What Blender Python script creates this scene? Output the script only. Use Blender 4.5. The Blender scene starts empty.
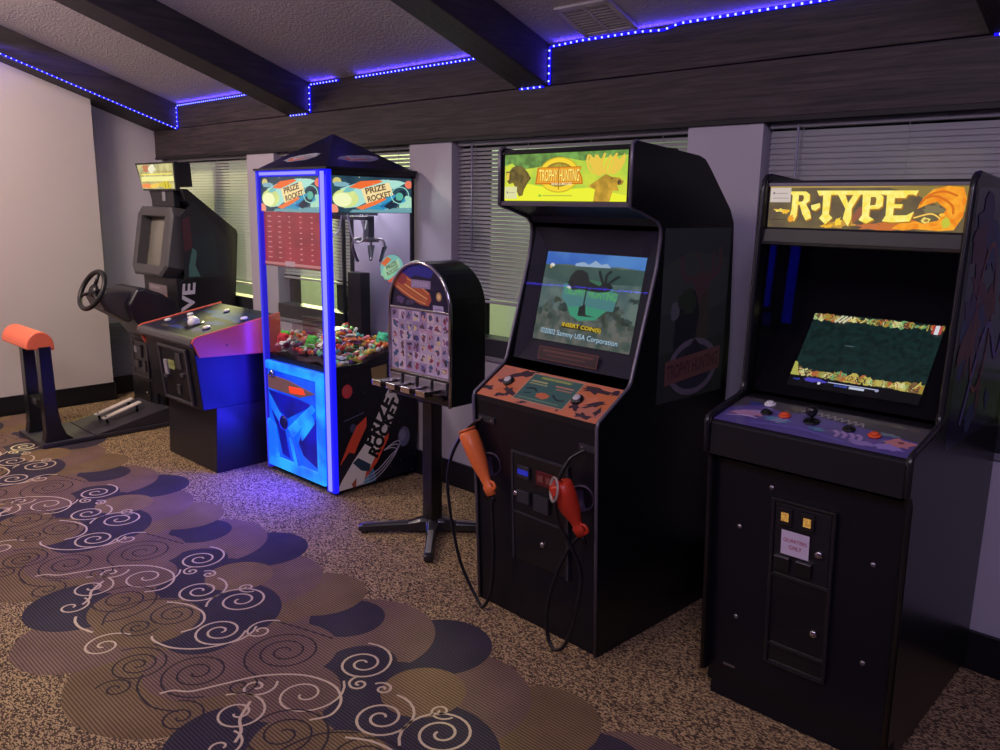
import bpy, bmesh, math, random
from mathutils import Vector, Matrix
import numpy as np
random.seed(7)
PI = math.pi
SC = bpy.context.scene
COL = SC.collection

def lin(c):
    c /= 255.0
    return c / 12.92 if c <= .04045 else ((c + .055) / 1.055) ** 2.4
def C(r, g, b, k=1.0):
    return (lin(r) * k, lin(g) * k, lin(b) * k, 1.0)

# ------------------------------------------------------------------ camera
F = 812.0
a = np.array([-877, -183, F]); b = np.array([793, -155.5, F])
a = a / np.linalg.norm(a); b = b / np.linalg.norm(b)
m_ = a + b; d_ = a - b
m_ /= np.linalg.norm(m_); d_ /= np.linalg.norm(d_)
a = (m_ + d_) / 2 ** .5; b = (m_ - d_) / 2 ** .5
Rw = np.stack([-a, b, np.cross(-a, b)])          # world = Rw @ (right, down, forward)
right, down, fwd = Rw[:, 0], Rw[:, 1], Rw[:, 2]
cam = bpy.data.cameras.new('camera')
cam.sensor_width = 36; cam.lens = F / 1000 * 36; cam.clip_start = .02
co = bpy.data.objects.new('camera', cam); COL.objects.link(co)
M4 = Matrix(((right[0], -down[0], -fwd[0], 0), (right[1], -down[1], -fwd[1], 0), (right[2], -down[2], -fwd[2], 1.6), (0, 0, 0, 1)))
co.matrix_world = M4
SC.camera = co

# ------------------------------------------------------------------ world, exposure, lamps
SC.view_settings.view_transform = 'Standard'
SC.view_settings.look = 'None'
SC.view_settings.gamma = 1
SC.view_settings.use_curve_mapping = False
SC.view_settings.exposure = 0.0
w = bpy.data.worlds.new('dusk'); SC.world = w; w.use_nodes = True
w.node_tree.nodes['Background'].inputs[0].default_value = C(120, 135, 150)
w.node_tree.nodes['Background'].inputs[1].default_value = .12

def area(name, loc, target, sx, sy, energy, color, spread=PI):
    l = bpy.data.lights.new(name, 'AREA'); l.shape = 'RECTANGLE'; l.size = sx; l.size_y = sy
    l.energy = energy; l.color = color[:3]; l.spread = spread
    o = bpy.data.objects.new(name, l); COL.objects.link(o); o.location = loc
    o.rotation_euler = (Vector(target) - Vector(loc)).to_track_quat('-Z', 'Y').to_euler()
    return o
WARM = (1.0, .80, .66); MAUVE = (.80, .68, 1.0)
area('room_lamp_warm', (-5.3, .35, 3.0), (-6.4, 1.9, .2), .7, .7, 82, WARM)
area('room_lamp_mid', (-2.6, -1.2, 3.3), (-3.0, 1.6, 0), .9, .9, 38, (1.0, .82, .74))
area('purple_fill', (.4, -.6, 3.1), (-.9, 3.0, 1.2), .9, .9, 44, (.76, .64, 1.0))  # purple wash added to lift the blinds and wall at the right
area('ceiling_fill_up', (-2.9, -.2, 1.95), (-2.9, -.2, 4.2), 1.8, .8, 44, (.96, .84, .92))  # upward fill added to brighten the ceiling, not a seen lamp

# ------------------------------------------------------------------ materials
MATS = {}
def mat(name, col=(.5, .5, .5, 1), rough=.5, metal=0.0, emit=None, strength=1.0, noise=0.0, nscale=20.0, bump=0.0, bscale=200.0,
        trans=0.0, ior=1.45, alpha=1.0, spec=.5, coat=0.0, sheen=0.0):
    if name in MATS: return MATS[name]
    m = bpy.data.materials.new(name); m.use_nodes = True
    nt = m.node_tree; bs = nt.nodes['Principled BSDF']
    bs.inputs['Base Color'].default_value = col
    bs.inputs['Roughness'].default_value = rough
    bs.inputs['Metallic'].default_value = metal
    bs.inputs['Specular IOR Level'].default_value = spec
    bs.inputs['IOR'].default_value = ior
    bs.inputs['Coat Weight'].default_value = coat
    bs.inputs['Transmission Weight'].default_value = trans
    bs.inputs['Alpha'].default_value = alpha
    if emit is not None:
        bs.inputs['Emission Color'].default_value = emit
        bs.inputs['Emission Strength'].default_value = strength
    if noise > 0:
        tc = nt.nodes.new('ShaderNodeTexCoord'); nz = nt.nodes.new('ShaderNodeTexNoise')
        nz.inputs['Scale'].default_value = nscale; nz.inputs['Detail'].default_value = 4
        nt.links.new(tc.outputs['Object'], nz.inputs['Vector'])
        mx = nt.nodes.new('ShaderNodeMix'); mx.data_type = 'RGBA'
        mx.inputs[6].default_value = tuple(c * (1 - noise) for c in col[:3]) + (1,)
        mx.inputs[7].default_value = tuple(min(1, c * (1 + noise)) for c in col[:3]) + (1,)
        nt.links.new(nz.outputs['Fac'], mx.inputs[0]); nt.links.new(mx.outputs[2], bs.inputs['Base Color'])
    if bump > 0:
        tc = nt.nodes.new('ShaderNodeTexCoord'); nz = nt.nodes.new('ShaderNodeTexNoise')
        nz.inputs['Scale'].default_value = bscale; nz.inputs['Detail'].default_value = 3
        nt.links.new(tc.outputs['Object'], nz.inputs['Vector'])
        bp = nt.nodes.new('ShaderNodeBump'); bp.inputs['Strength'].default_value = bump; bp.inputs['Distance'].default_value = .01
        nt.links.new(nz.outputs['Fac'], bp.inputs['Height']); nt.links.new(bp.outputs[0], bs.inputs['Normal'])
    MATS[name] = m
    return m
def glow(name, r, g, b, k=1.0, mottle=0.0, mscale=30.0, other=None):
    """colour that gives off light: backlit prints, screens, and plain prints with light painted in"""
    if name in MATS: return MATS[name]
    m = mat(name, (.01, .01, .01, 1), .35, emit=C(r, g, b), strength=k)
    if mottle > 0:
        nt = m.node_tree; bs = nt.nodes['Principled BSDF']
        tc = nt.nodes.new('ShaderNodeTexCoord'); nz = nt.nodes.new('ShaderNodeTexNoise')
        nz.inputs['Scale'].default_value = mscale; nz.inputs['Detail'].default_value = 5
        nt.links.new(tc.outputs['Object'], nz.inputs['Vector'])
        rp = nt.nodes.new('ShaderNodeMapRange'); rp.inputs[1].default_value = .38; rp.inputs[2].default_value = .62
        nt.links.new(nz.outputs['Fac'], rp.inputs[0])
        mx = nt.nodes.new('ShaderNodeMix'); mx.data_type = 'RGBA'
        mx.inputs[6].default_value = C(r, g, b)
        mx.inputs[7].default_value = C(*other) if other else C(r * (1 - mottle), g * (1 - mottle), b * (1 - mottle))
        nt.links.new(rp.outputs[0], mx.inputs[0]); nt.links.new(mx.outputs[2], bs.inputs['Emission Color'])
    return m
def ink(r, g, b, rough=.45):
    n = 'ink_%d_%d_%d' % (r, g, b)
    return mat(n, C(r, g, b), rough)
def gl(r, g, b, k=1.0):
    return glow('glow_%d_%d_%d_%d' % (r, g, b, int(k * 100)), r, g, b, k)

BLACK = mat('black_laminate', C(15, 15, 25), .36, noise=.25, nscale=30, bump=.05, bscale=400)
BLACKS = mat('black_side_laminate', C(15, 15, 22), .30, noise=.2, nscale=12, bump=.03, bscale=300)
BLACKP = mat('black_plastic', C(28, 27, 33), .35, noise=.15, nscale=40)
BLACKM = mat('black_metal', C(20, 20, 24), .3, metal=.0, noise=.2, nscale=60, coat=.3)
TMOLD = mat('edge_molding', C(104, 98, 112), .3, metal=.3, noise=.1, nscale=30)
TMOLDB = mat('black_edge_molding', C(34, 32, 38), .22, noise=.1, nscale=30)
CHROME = mat('chrome', C(205, 200, 210), .18, metal=1, noise=.05, nscale=20)
STEEL = mat('brushed_steel', C(150, 146, 155), .35, metal=.9, noise=.1, nscale=80)
GREYP = mat('dark_grey_plastic', C(74, 72, 76), .5, noise=.1, nscale=50)
ORANGE = mat('orange_plastic', C(236, 118, 62), .38, noise=.08, nscale=30)
REDOR = mat('red_orange_plastic', C(190, 52, 34), .35, noise=.1, nscale=30)
CABLE = mat('black_rubber_cable', C(22, 21, 28), .3, noise=.1, nscale=60)
WHITE = mat('white_plastic', C(225, 222, 226), .4, noise=.04, nscale=40)
REDB = mat('red_orange_button', C(226, 84, 44), .3, noise=.05, nscale=60)
CRTOFF = mat('dark_picture_tube', C(122, 119, 110), .18, noise=.05, nscale=8)
def tinted_glass(name, tint, rough=.02, amount=.5):
    """a thin tinted pane: straight-through light is filtered, the face still mirrors the room"""
    if name in MATS: return MATS[name]
    m = bpy.data.materials.new(name); m.use_nodes = True; nt = m.node_tree
    nt.nodes.clear()
    out = nt.nodes.new('ShaderNodeOutputMaterial'); tr = nt.nodes.new('ShaderNodeBsdfTransparent'); tr.inputs[0].default_value = tint
    gs = nt.nodes.new('ShaderNodeBsdfGlossy'); gs.inputs['Roughness'].default_value = rough
    fr0 = nt.nodes.new('ShaderNodeFresnel'); fr0.inputs[0].default_value = 1.5
    ge = nt.nodes.new('ShaderNodeNewGeometry'); sb = nt.nodes.new('ShaderNodeMath'); sb.operation = 'SUBTRACT'; sb.inputs[0].default_value = 1.0
    nt.links.new(ge.outputs['Backfacing'], sb.inputs[1]); fr = nt.nodes.new('ShaderNodeMath'); fr.operation = 'MULTIPLY'
    nt.links.new(fr0.outputs[0], fr.inputs[0]); nt.links.new(sb.outputs[0], fr.inputs[1])
    nz = nt.nodes.new('ShaderNodeTexNoise'); nz.inputs['Scale'].default_value = 6
    mr = nt.nodes.new('ShaderNodeMapRange'); mr.inputs[3].default_value = rough; mr.inputs[4].default_value = rough * 1.8
    nt.links.new(nz.outputs['Fac'], mr.inputs[0]); nt.links.new(mr.outputs[0], gs.inputs['Roughness'])
    mx = nt.nodes.new('ShaderNodeMixShader')
    nt.links.new(fr.outputs[0], mx.inputs[0]); nt.links.new(tr.outputs[0], mx.inputs[1]); nt.links.new(gs.outputs[0], mx.inputs[2])
    nt.links.new(mx.outputs[0], out.inputs[0])
    MATS[name] = m
    return m
SMOKED = tinted_glass('smoked_glass', (.86, .86, .88, 1))
DARKGL = tinted_glass('dark_smoked_glass', (.88, .88, .90, 1), .015)
CLEAR = tinted_glass('clear_glass', (.95, .97, .97, 1), .01)

# ------------------------------------------------------------------ mesh helpers
CUR = [Vector((0, 0, 0))]
def thing(name, label, cat, loc=(0, 0, 0), rotz=0.0, group=None, local=False):
    o = bpy.data.objects.new(name, None); COL.objects.link(o); o.empty_display_size = .05
    o.location = loc; o.rotation_euler = (0, 0, rotz); o['label'] = label; o['category'] = cat
    if group: o['group'] = group
    CUR[0] = Vector((0, 0, 0)) if local else Vector(loc)
    return o
def tag(o, label, cat, group=None, kind=None):
    o['label'] = label; o['category'] = cat
    if group: o['group'] = group
    if kind: o['kind'] = kind
    return o
class MB:
    def __init__(s): s.v = []; s.f = []; s.m = []; s.sm = []; s.mats = []
    def mi(s, m):
        if m not in s.mats: s.mats.append(m)
        return s.mats.index(m)
    def add(s, vs, fs, m, smooth=False):
        n = len(s.v); s.v += [Vector(p) for p in vs]; k = s.mi(m)
        for f in fs: s.f.append([i + n for i in f]); s.m.append(k); s.sm.append(smooth)
        return s
    def box(s, x0, x1, y0, y1, z0, z1, m):
        v = [(x, y, z) for x in (x0, x1) for y in (y0, y1) for z in (z0, z1)]
        return s.add(v, [(0, 1, 3, 2), (4, 6, 7, 5), (0, 4, 5, 1), (2, 3, 7, 6), (0, 2, 6, 4), (1, 5, 7, 3)], m)
    def prism(s, pts, axis, a0, a1, m, m_cap=None):
        """pts 2-D outline; axis 'x': (y,z), 'y': (x,z), 'z': (x,y)"""
        def P(p, t): return {'x': (t, p[0], p[1]), 'y': (p[0], t, p[1]), 'z': (p[0], p[1], t)}[axis]
        n = len(pts); v = [P(p, a0) for p in pts] + [P(p, a1) for p in pts]
        s.add(v, [(i, (i + 1) % n, n + (i + 1) % n, n + i) for i in range(n)], m)
        s.add([P(p, a0) for p in pts], [tuple(range(n))], m_cap or m); s.add([P(p, a1) for p in pts], [tuple(range(n))], m_cap or m)
        return s
    def poly(s, pts, m): return s.add(pts, [tuple(range(len(pts)))], m)
    def tube(s, pts, r, m, seg=10, cap=True, closed=False):
        pts = [Vector(p) for p in pts]; n = len(pts); rs = r if isinstance(r, (list, tuple)) else [r] * n
        v = []; up = None
        for i, p in enumerate(pts):
            t = (pts[(i + 1) % n] - pts[i - 1]) if closed else (pts[min(i + 1, n - 1)] - pts[max(i - 1, 0)])
            t.normalize()
            if up is None: up = t.orthogonal().normalized()
            up = (up - t * up.dot(t)).normalized(); w_ = t.cross(up)
            for k in range(seg):
                q = 2 * PI * k / seg; v.append(p + (up * math.cos(q) + w_ * math.sin(q)) * rs[i])
        f = []
        for i in range(n if closed else n - 1):
            j = (i + 1) % n
            for k in range(seg): f.append((i * seg + k, i * seg + (k + 1) % seg, j * seg + (k + 1) % seg, j * seg + k))
        s.add(v, f, m, True)
        if cap and not closed:
            s.add(v[:seg], [tuple(range(seg))], m); s.add(v[-seg:], [tuple(range(seg))], m)
        return s
    def lathe(s, prof, m, o=(0, 0, 0), ax=(0, 0, 1), seg=24):
        """prof: (radius, height) along axis ax from o"""
        ax = Vector(ax).normalized(); u = ax.orthogonal().normalized(); w_ = ax.cross(u); o = Vector(o); v = []
        for r, h in prof:
            for k in range(seg):
                q = 2 * PI * k / seg; v.append(o + ax * h + (u * math.cos(q) + w_ * math.sin(q)) * r)
        f = [(i * seg + k, i * seg + (k + 1) % seg, (i + 1) * seg + (k + 1) % seg, (i + 1) * seg + k) for i in range(len(prof) - 1) for k in range(seg)]
        s.add(v, f, m, True)
        if prof[0][0] > 1e-6: s.add(v[:seg], [tuple(range(seg))], m)
        if prof[-1][0] > 1e-6: s.add(v[-seg:], [tuple(range(seg))], m)
        return s
    def grid(s, fn, nu, nv, m, smooth=True):
        v = [fn(i / nu, j / nv) for j in range(nv + 1) for i in range(nu + 1)]
        f = [(j * (nu + 1) + i, j * (nu + 1) + i + 1, (j + 1) * (nu + 1) + i + 1, (j + 1) * (nu + 1) + i) for j in range(nv) for i in range(nu)]
        return s.add(v, f, m, smooth)
    def build(s, name, parent=None, bevel=0.0, seg=2, fix=True, kind=None, label=None):
        me = bpy.data.meshes.new(name)
        off = CUR[0] if parent is not None else Vector((0, 0, 0))
        me.from_pydata([tuple(p - off) for p in s.v], [], s.f)
        for m in s.mats: me.materials.append(m)
        me.polygons.foreach_set('material_index', s.m); me.polygons.foreach_set('use_smooth', s.sm)
        if fix:
            bm = bmesh.new(); bm.from_mesh(me)
            bmesh.ops.remove_doubles(bm, verts=bm.verts, dist=1e-5)
            bmesh.ops.recalc_face_normals(bm, faces=bm.faces)
            bm.to_mesh(me); bm.free()
        me.update()
        o = bpy.data.objects.new(name, me); COL.objects.link(o)
        if parent is not None: o.parent = parent
        if bevel > 0:
            md = o.modifiers.new('bevel', 'BEVEL'); md.width = bevel; md.segments = seg; md.limit_method = 'ANGLE'; md.angle_limit = .6
        if kind: o['kind'] = kind
        if label: o['label'] = label
        return o
def arc(cx, cy, r, a0, a1, n, ry=None):
    ry = r if ry is None else ry
    return [(cx + r * math.cos(a0 + (a1 - a0) * i / n), cy + ry * math.sin(a0 + (a1 - a0) * i / n)) for i in range(n + 1)]
def smooth_path(pts, n=8, closed=False):
    pts = [Vector(p) for p in pts]; out = []; L = len(pts)
    for i in range(L if closed else L - 1):
        p0 = pts[(i - 1) % L] if closed or i > 0 else pts[0]; p1 = pts[i]; p2 = pts[(i + 1) % L]
        p3 = pts[(i + 2) % L] if closed or i + 2 < L else pts[-1]
        for k in range(n):
            t = k / n
            out.append(.5 * ((2 * p1) + (p2 - p0) * t + (2 * p0 - 5 * p1 + 4 * p2 - p3) * t * t + (3 * p1 - p0 - 3 * p2 + p3) * t ** 3))
    if not closed: out.append(pts[-1])
    return out

# text: the built-in font turned into flat outlines
FONT = {}
def text_mesh(body, bold=.0):
    key = (body, bold)
    if key in FONT: return FONT[key]
    cu = bpy.data.curves.new('t', 'FONT'); cu.body = body; cu.offset = bold; cu.resolution_u = 3
    o = bpy.data.objects.new('t', cu); COL.objects.link(o)
    dg = bpy.context.evaluated_depsgraph_get(); me = o.evaluated_get(dg).to_mesh()
    vs = [(v.co.x, v.co.y) for v in me.vertices]; fs = [tuple(p.vertices) for p in me.polygons]
    o.evaluated_get(dg).to_mesh_clear(); bpy.data.objects.remove(o); bpy.data.curves.remove(cu)
    x0 = min(v[0] for v in vs); x1 = max(v[0] for v in vs); y0 = min(v[1] for v in vs); y1 = max(v[1] for v in vs)
    vs = [((x - x0) / (x1 - x0) - .5, (y - y0) / (y1 - y0) - .5) for x, y in vs]
    FONT[key] = (vs, fs)
    return FONT[key]
class Art:
    """flat print on a sign: layers of coloured shapes, drawn in the sign's own sheet coordinates (x right, y down, pw x ph)"""
    def __init__(s, o, u, v, W, H, pw, ph, step=.00008):
        s.o = Vector(o); s.u = Vector(u).normalized(); s.v = Vector(v).normalized(); s.W = W; s.H = H; s.pw = pw; s.ph = ph
        s.n = s.u.cross(s.v).normalized() * -1; s.k = 0; s.step = step; s.mb = MB(); s.clip = True; s.ox = s.oy = 0
        s.n = s.v.cross(s.u) * -1
    def at(s, x, y, k=None):
        x += s.ox; y += s.oy
        if s.clip: x = min(max(x, 0), s.pw); y = min(max(y, 0), s.ph)
        k = s.k if k is None else k
        return s.o + s.u * (x / s.pw * s.W) + s.v * ((1 - y / s.ph) * s.H) + s.n * (s.step * (k + 1))
    def poly(s, pts, m):
        s.mb.poly([s.at(*p) for p in pts], m); s.k += 1; return s
    def rect(s, x0, y0, x1, y1, m): return s.poly([(x0, y0), (x1, y0), (x1, y1), (x0, y1)], m)
    def ell(s, cx, cy, rx, ry, m, rot=0, n=28, a0=0, a1=2 * PI):
        c, q = math.cos(rot), math.sin(rot); P = []
        for i in range(n if a1 - a0 > 6.28 else n + 1):
            t = a0 + (a1 - a0) * i / n; x, y = rx * math.cos(t), ry * math.sin(t); P.append((cx + x * c - y * q, cy + x * q + y * c))
        return s.poly(P, m)
    def ring(s, cx, cy, rx, ry, w_, m, rot=0, a0=0, a1=2 * PI, n=36):
        c, q = math.cos(rot), math.sin(rot); P = []
        for i in range(n + 1):
            t = a0 + (a1 - a0) * i / n
            for e in (0, 1):
                x, y = (rx - w_ * e) * math.cos(t), (ry - w_ * e) * math.sin(t); P.append(s.at(cx + x * c - y * q, cy + x * q + y * c))
        s.mb.add(P, [(2 * i, 2 * i + 1, 2 * i + 3, 2 * i + 2) for i in range(n)], m); s.k += 1; return s
    def line(s, pts, w_, m, n=5):
        P = smooth_path([(x, y, 0) for x, y in pts], n) if len(pts) > 2 else [Vector((x, y, 0)) for x, y in pts]
        V = []
        for i, p in enumerate(P):
            t = P[min(i + 1, len(P) - 1)] - P[max(i - 1, 0)]; t.normalize(); q = Vector((-t.y, t.x, 0)) * w_ / 2
            V += [s.at(*(p + q).xy), s.at(*(p - q).xy)]
        s.mb.add(V, [(2 * i, 2 * i + 1, 2 * i + 3, 2 * i + 2) for i in range(len(P) - 1)], m); s.k += 1; return s
    def blob(s, cx, cy, rx, ry, m, rough=.25, n=18, seed=0, rot=0):
        rnd = random.Random(seed); c, q = math.cos(rot), math.sin(rot); P = []
        for i in range(n):
            t = 2 * PI * i / n; k = 1 + rough * (rnd.random() * 2 - 1); x, y = rx * k * math.cos(t), ry * k * math.sin(t); P.append((cx + x * c - y * q, cy + x * q + y * c))
        return s.poly(P, m)
    def text(s, body, cx, cy, w_, h, m, rot=0, bold=.03, shear=0):
        vs, fs = text_mesh(body, bold); c, q = math.cos(rot), math.sin(rot); V = []
        for x, y in vs:
            X, Y = x * w_ + shear * y * h, -y * h; V.append(s.at(cx + X * c - Y * q, cy + X * q + Y * c))
        s.mb.add(V, fs, m); s.k += 1; return s
    def stars(s, n, m, x0, y0, x1, y1, r0, r1, seed=3):
        rnd = random.Random(seed)
        for i in range(n):
            x, y, r = rnd.uniform(x0, x1), rnd.uniform(y0, y1), rnd.uniform(r0, r1)
            s.mb.poly([s.at(x + r * s.pw / s.W * math.cos(t), y + r * s.ph / s.H * math.sin(t)) for t in (0, 1.05, 2.1, 3.15, 4.2, 5.25)], m)
        s.k += 1; return s
    def build(s, name, parent, label=None):
        return s.mb.build(name, parent, fix=False, label=label)

def struct(mb, name, **k):
    o = mb.build(name, None, **k); o['kind'] = 'structure'; return o

# =================================================================== ROOM SHELL
WY = 3.10                    # face of the window wall
SL = .33                     # slope of the ceiling
def cz(y): return 2.35 + SL * (WY - y)
YB, XR, XL = -3.4, 2.4, -6.75
PAINT_W = mat('warm_white_paint', C(196, 186, 186), .6, noise=.03, nscale=3, bump=.05, bscale=60)
PAINT_P = mat('cool_white_paint', C(178, 170, 186), .6, noise=.03, nscale=3, bump=.05, bscale=60)
CEILM = mat('textured_ceiling_paint', C(172, 164, 170), .85, noise=.10, nscale=60, bump=.9, bscale=70)
BASEB = mat('black_vinyl_baseboard', C(18, 17, 24), .45, noise=.1)
def wood(name, c1, c2, ax):
    m = mat(name, c1, .62); nt = m.node_tree; bs = nt.nodes['Principled BSDF']
    tc = nt.nodes.new('ShaderNodeTexCoord'); mp = nt.nodes.new('ShaderNodeMapping')
    mp.inputs['Scale'].default_value = {'x': (.7, 8, 14), 'y': (14, .7, 8)}[ax]
    nz = nt.nodes.new('ShaderNodeTexNoise'); nz.inputs['Scale'].default_value = 4; nz.inputs['Detail'].default_value = 8; nz.inputs['Distortion'].default_value = 1.2
    nt.links.new(tc.outputs['Object'], mp.inputs[0]); nt.links.new(mp.outputs[0], nz.inputs['Vector'])
    cr = nt.nodes.new('ShaderNodeValToRGB'); cr.color_ramp.elements[0].position = .32; cr.color_ramp.elements[0].color = c1; cr.color_ramp.elements[1].position = .7; cr.color_ramp.elements[1].color = c2
    nt.links.new(nz.outputs['Fac'], cr.inputs[0]); nt.links.new(cr.outputs[0], bs.inputs['Base Color'])
    bp = nt.nodes.new('ShaderNodeBump'); bp.inputs['Strength'].default_value = .5; bp.inputs['Distance'].default_value = .006
    nt.links.new(nz.outputs['Fac'], bp.inputs['Height']); nt.links.new(bp.outputs[0], bs.inputs['Normal'])
    return m
WOODX = wood('stained_header_wood', C(34, 28, 33), C(70, 58, 62), 'x')
WOODY = wood('stained_rafter_wood', C(36, 31, 38), C(58, 50, 56), 'y')

# ---- carpet -------------------------------------------------------
TP = 1.22
def carpet():
    m = bpy.data.materials.new('patterned_carpet'); m.use_nodes = True; nt = m.node_tree; bs = nt.nodes['Principled BSDF']
    bs.inputs['Roughness'].default_value = .95; bs.inputs['Specular IOR Level'].default_value = .15
    N, L = nt.nodes.new, nt.links.new
    tc = N('ShaderNodeTexCoord'); sp = N('ShaderNodeSeparateXYZ'); L(tc.outputs['Object'], sp.inputs[0])
    X, Y = sp.outputs[0], sp.outputs[1]
    def mth(op, a_, b_=None, c_=None):
        n = N('ShaderNodeMath'); n.operation = op
        for i, v in enumerate((a_, b_, c_)):
            if v is None: continue
            if isinstance(v, (int, float)): n.inputs[i].default_value = v
            else: L(v, n.inputs[i])
        return n.outputs[0]
    def circ(cx, cy, r, ry=None):
        d = mth('SUBTRACT', mth('FLOORED_MODULO', mth('SUBTRACT', X, cx - TP / 2), TP), TP / 2)
        e = mth('SUBTRACT', Y, cy)
        if ry: e = mth('MULTIPLY', e, r / ry)
        return mth('LESS_THAN', mth('MULTIPLY_ADD', d, d, mth('MULTIPLY', e, e)), r * r)
    def mix(f, c1, c2):
        n = N('ShaderNodeMix'); n.data_type = 'RGBA'; L(f, n.inputs[0])
        for i, v in ((6, c1), (7, c2)):
            if isinstance(v, tuple): n.inputs[i].default_value = v
            else: L(v, n.inputs[i])
        return n.outputs[2]
    BR, MA, NA, TA = C(126, 102, 76), C(124, 98, 88), C(66, 58, 70), C(134, 108, 82)
    # speckled field between the pattern strips
    mp = N('ShaderNodeMapping'); mp.inputs['Scale'].default_value = (125, 270, 1); L(tc.outputs['Object'], mp.inputs[0])
    vz = N('ShaderNodeTexVoronoi'); vz.inputs['Scale'].default_value = 1; vz.distance = 'CHEBYCHEV'; L(mp.outputs[0], vz.inputs['Vector'])
    sv = N('ShaderNodeSeparateColor'); L(vz.outputs['Color'], sv.inputs[0])
    field = mix(mth('GREATER_THAN', sv.outputs[0], .48), C(70, 58, 48), C(178, 150, 112))
    field = mix(mth('GREATER_THAN', sv.outputs[1], .80), field, C(110, 84, 70))
    band = mth('MULTIPLY', mth('GREATER_THAN', Y, .97), mth('LESS_THAN', Y, 1.66))
    col = mix(band, (0, 0, 0, 1), BR); mask = band
    def put(c, f):
        nonlocal col, mask
        col = mix(f, col, c); mask = mth('MAXIMUM', mask, f)
    put(MA, circ(-2.31, 1.694, .281))
    put(NA, circ(-2.451, 1.733, .147))
    put(BR, circ(-2.70, 1.775, .192))
    put(MA, circ(-3.01, 1.655, .283))
    put(NA, mth('MULTIPLY', circ(-3.26, 1.851, .195), mth('SUBTRACT', 1.0, circ(-3.53, 1.694, .281))))
    # lower edge
    put(BR, circ(-2.544, 1.09, .36)); put(MA, circ(-3.005, .934, .230)); put(MA, circ(-2.52, 1.17, .20)); put(NA, circ(-3.28, 1.03, .205)); put(BR, circ(-3.10, 1.20, .20))
    # navy cluster in the middle
    put(NA, circ(-2.868, 1.372, .275)); put(NA, circ(-3.36, 1.565, .13)); put(NA, circ(-3.14, 1.46, .17)); put(NA, circ(-3.20, 1.60, .11)); put(NA, circ(-2.72, 1.27, .135))
    put(TA, circ(-3.083, 1.617, .143)); put(BR, circ(-2.97, 1.17, .19)); put(MA, circ(-2.42, 1.42, .20)); put(MA, circ(-3.40, 1.30, .17))
    # cut-pile ribs across the pattern
    wv = N('ShaderNodeTexWave'); wv.bands_direction = 'Y'; wv.inputs['Scale'].default_value = 28; wv.inputs['Distortion'].default_value = .6
    L(tc.outputs['Object'], wv.inputs['Vector'])
    nz = N('ShaderNodeTexNoise'); nz.inputs['Scale'].default_value = 260; L(tc.outputs['Object'], nz.inputs['Vector'])
    nz2 = N('ShaderNodeTexNoise'); nz2.inputs['Scale'].default_value = 5; L(tc.outputs['Object'], nz2.inputs['Vector'])
    rib = mth('MULTIPLY', mth('MULTIPLY_ADD', wv.outputs['Fac'], .75, .42), mth('MULTIPLY_ADD', nz.outputs['Fac'], .9, .55))
    rib = mth('MULTIPLY', rib, mth('MULTIPLY_ADD', nz2.outputs['Fac'], .7, .68))
    vm = N('ShaderNodeVectorMath'); vm.operation = 'SCALE'; L(col, vm.inputs[0]); L(rib, vm.inputs['Scale'])
    fin = mix(mask, field, vm.outputs[0])
    L(fin, bs.inputs['Base Color'])
    bp = N('ShaderNodeBump'); bp.inputs['Strength'].default_value = .35; bp.inputs['Distance'].default_value = .003
    L(wv.outputs['Fac'], bp.inputs['Height']); L(bp.outputs[0], bs.inputs['Normal'])
    return m
fl = MB().box(XL - .4, XR, YB, WY + .1, -.05, 0, carpet())
# swirls woven into the carpet
CREAM = mat('cream_yarn', C(198, 174, 152), .95, noise=.25, nscale=220)
DARKY = mat('dark_yarn', C(44, 34, 40), .95, noise=.25, nscale=220)
def ribbon(P, w_, m):
    V = []
    for i, p in enumerate(P):
        t = P[min(i + 1, len(P) - 1)] - P[max(i - 1, 0)]; t.normalize(); q = Vector((-t.y, t.x, 0)) * w_ / 2
        V += [p + q, p - q]
    fl.add(V, [(2 * i, 2 * i + 1, 2 * i + 3, 2 * i + 2) for i in range(len(P) - 1)], m)
def repeats(P, w_, m):
    for k in range(-4, 3):
        Q = [p + Vector((k * TP, 0, 0)) for p in P]
        if max(p.x for p in Q) > .3 or min(p.x for p in Q) < -6.7: continue
        ribbon(Q, w_, m)
def swirl(cx, cy, r, turns, a0, hand, m, w_=.009, flare=1.35, ft=.28, z=.0006):
    # spiral whose last part swings out wider, like a curling tendril
    P = []; tt = turns + ft; n = int(24 * tt)
    for i in range(n + 1):
        t = i / n * tt; q = a0 + hand * 2 * PI * (t - turns)
        rr = r * (.13 + .87 * t / turns) if t <= turns else r * (1 + (flare - 1) * ((t - turns) / ft) ** 1.3)
        P.append(Vector((cx + rr * math.cos(q), cy + rr * math.sin(q), z)))
    repeats(P, w_, m)
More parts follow.
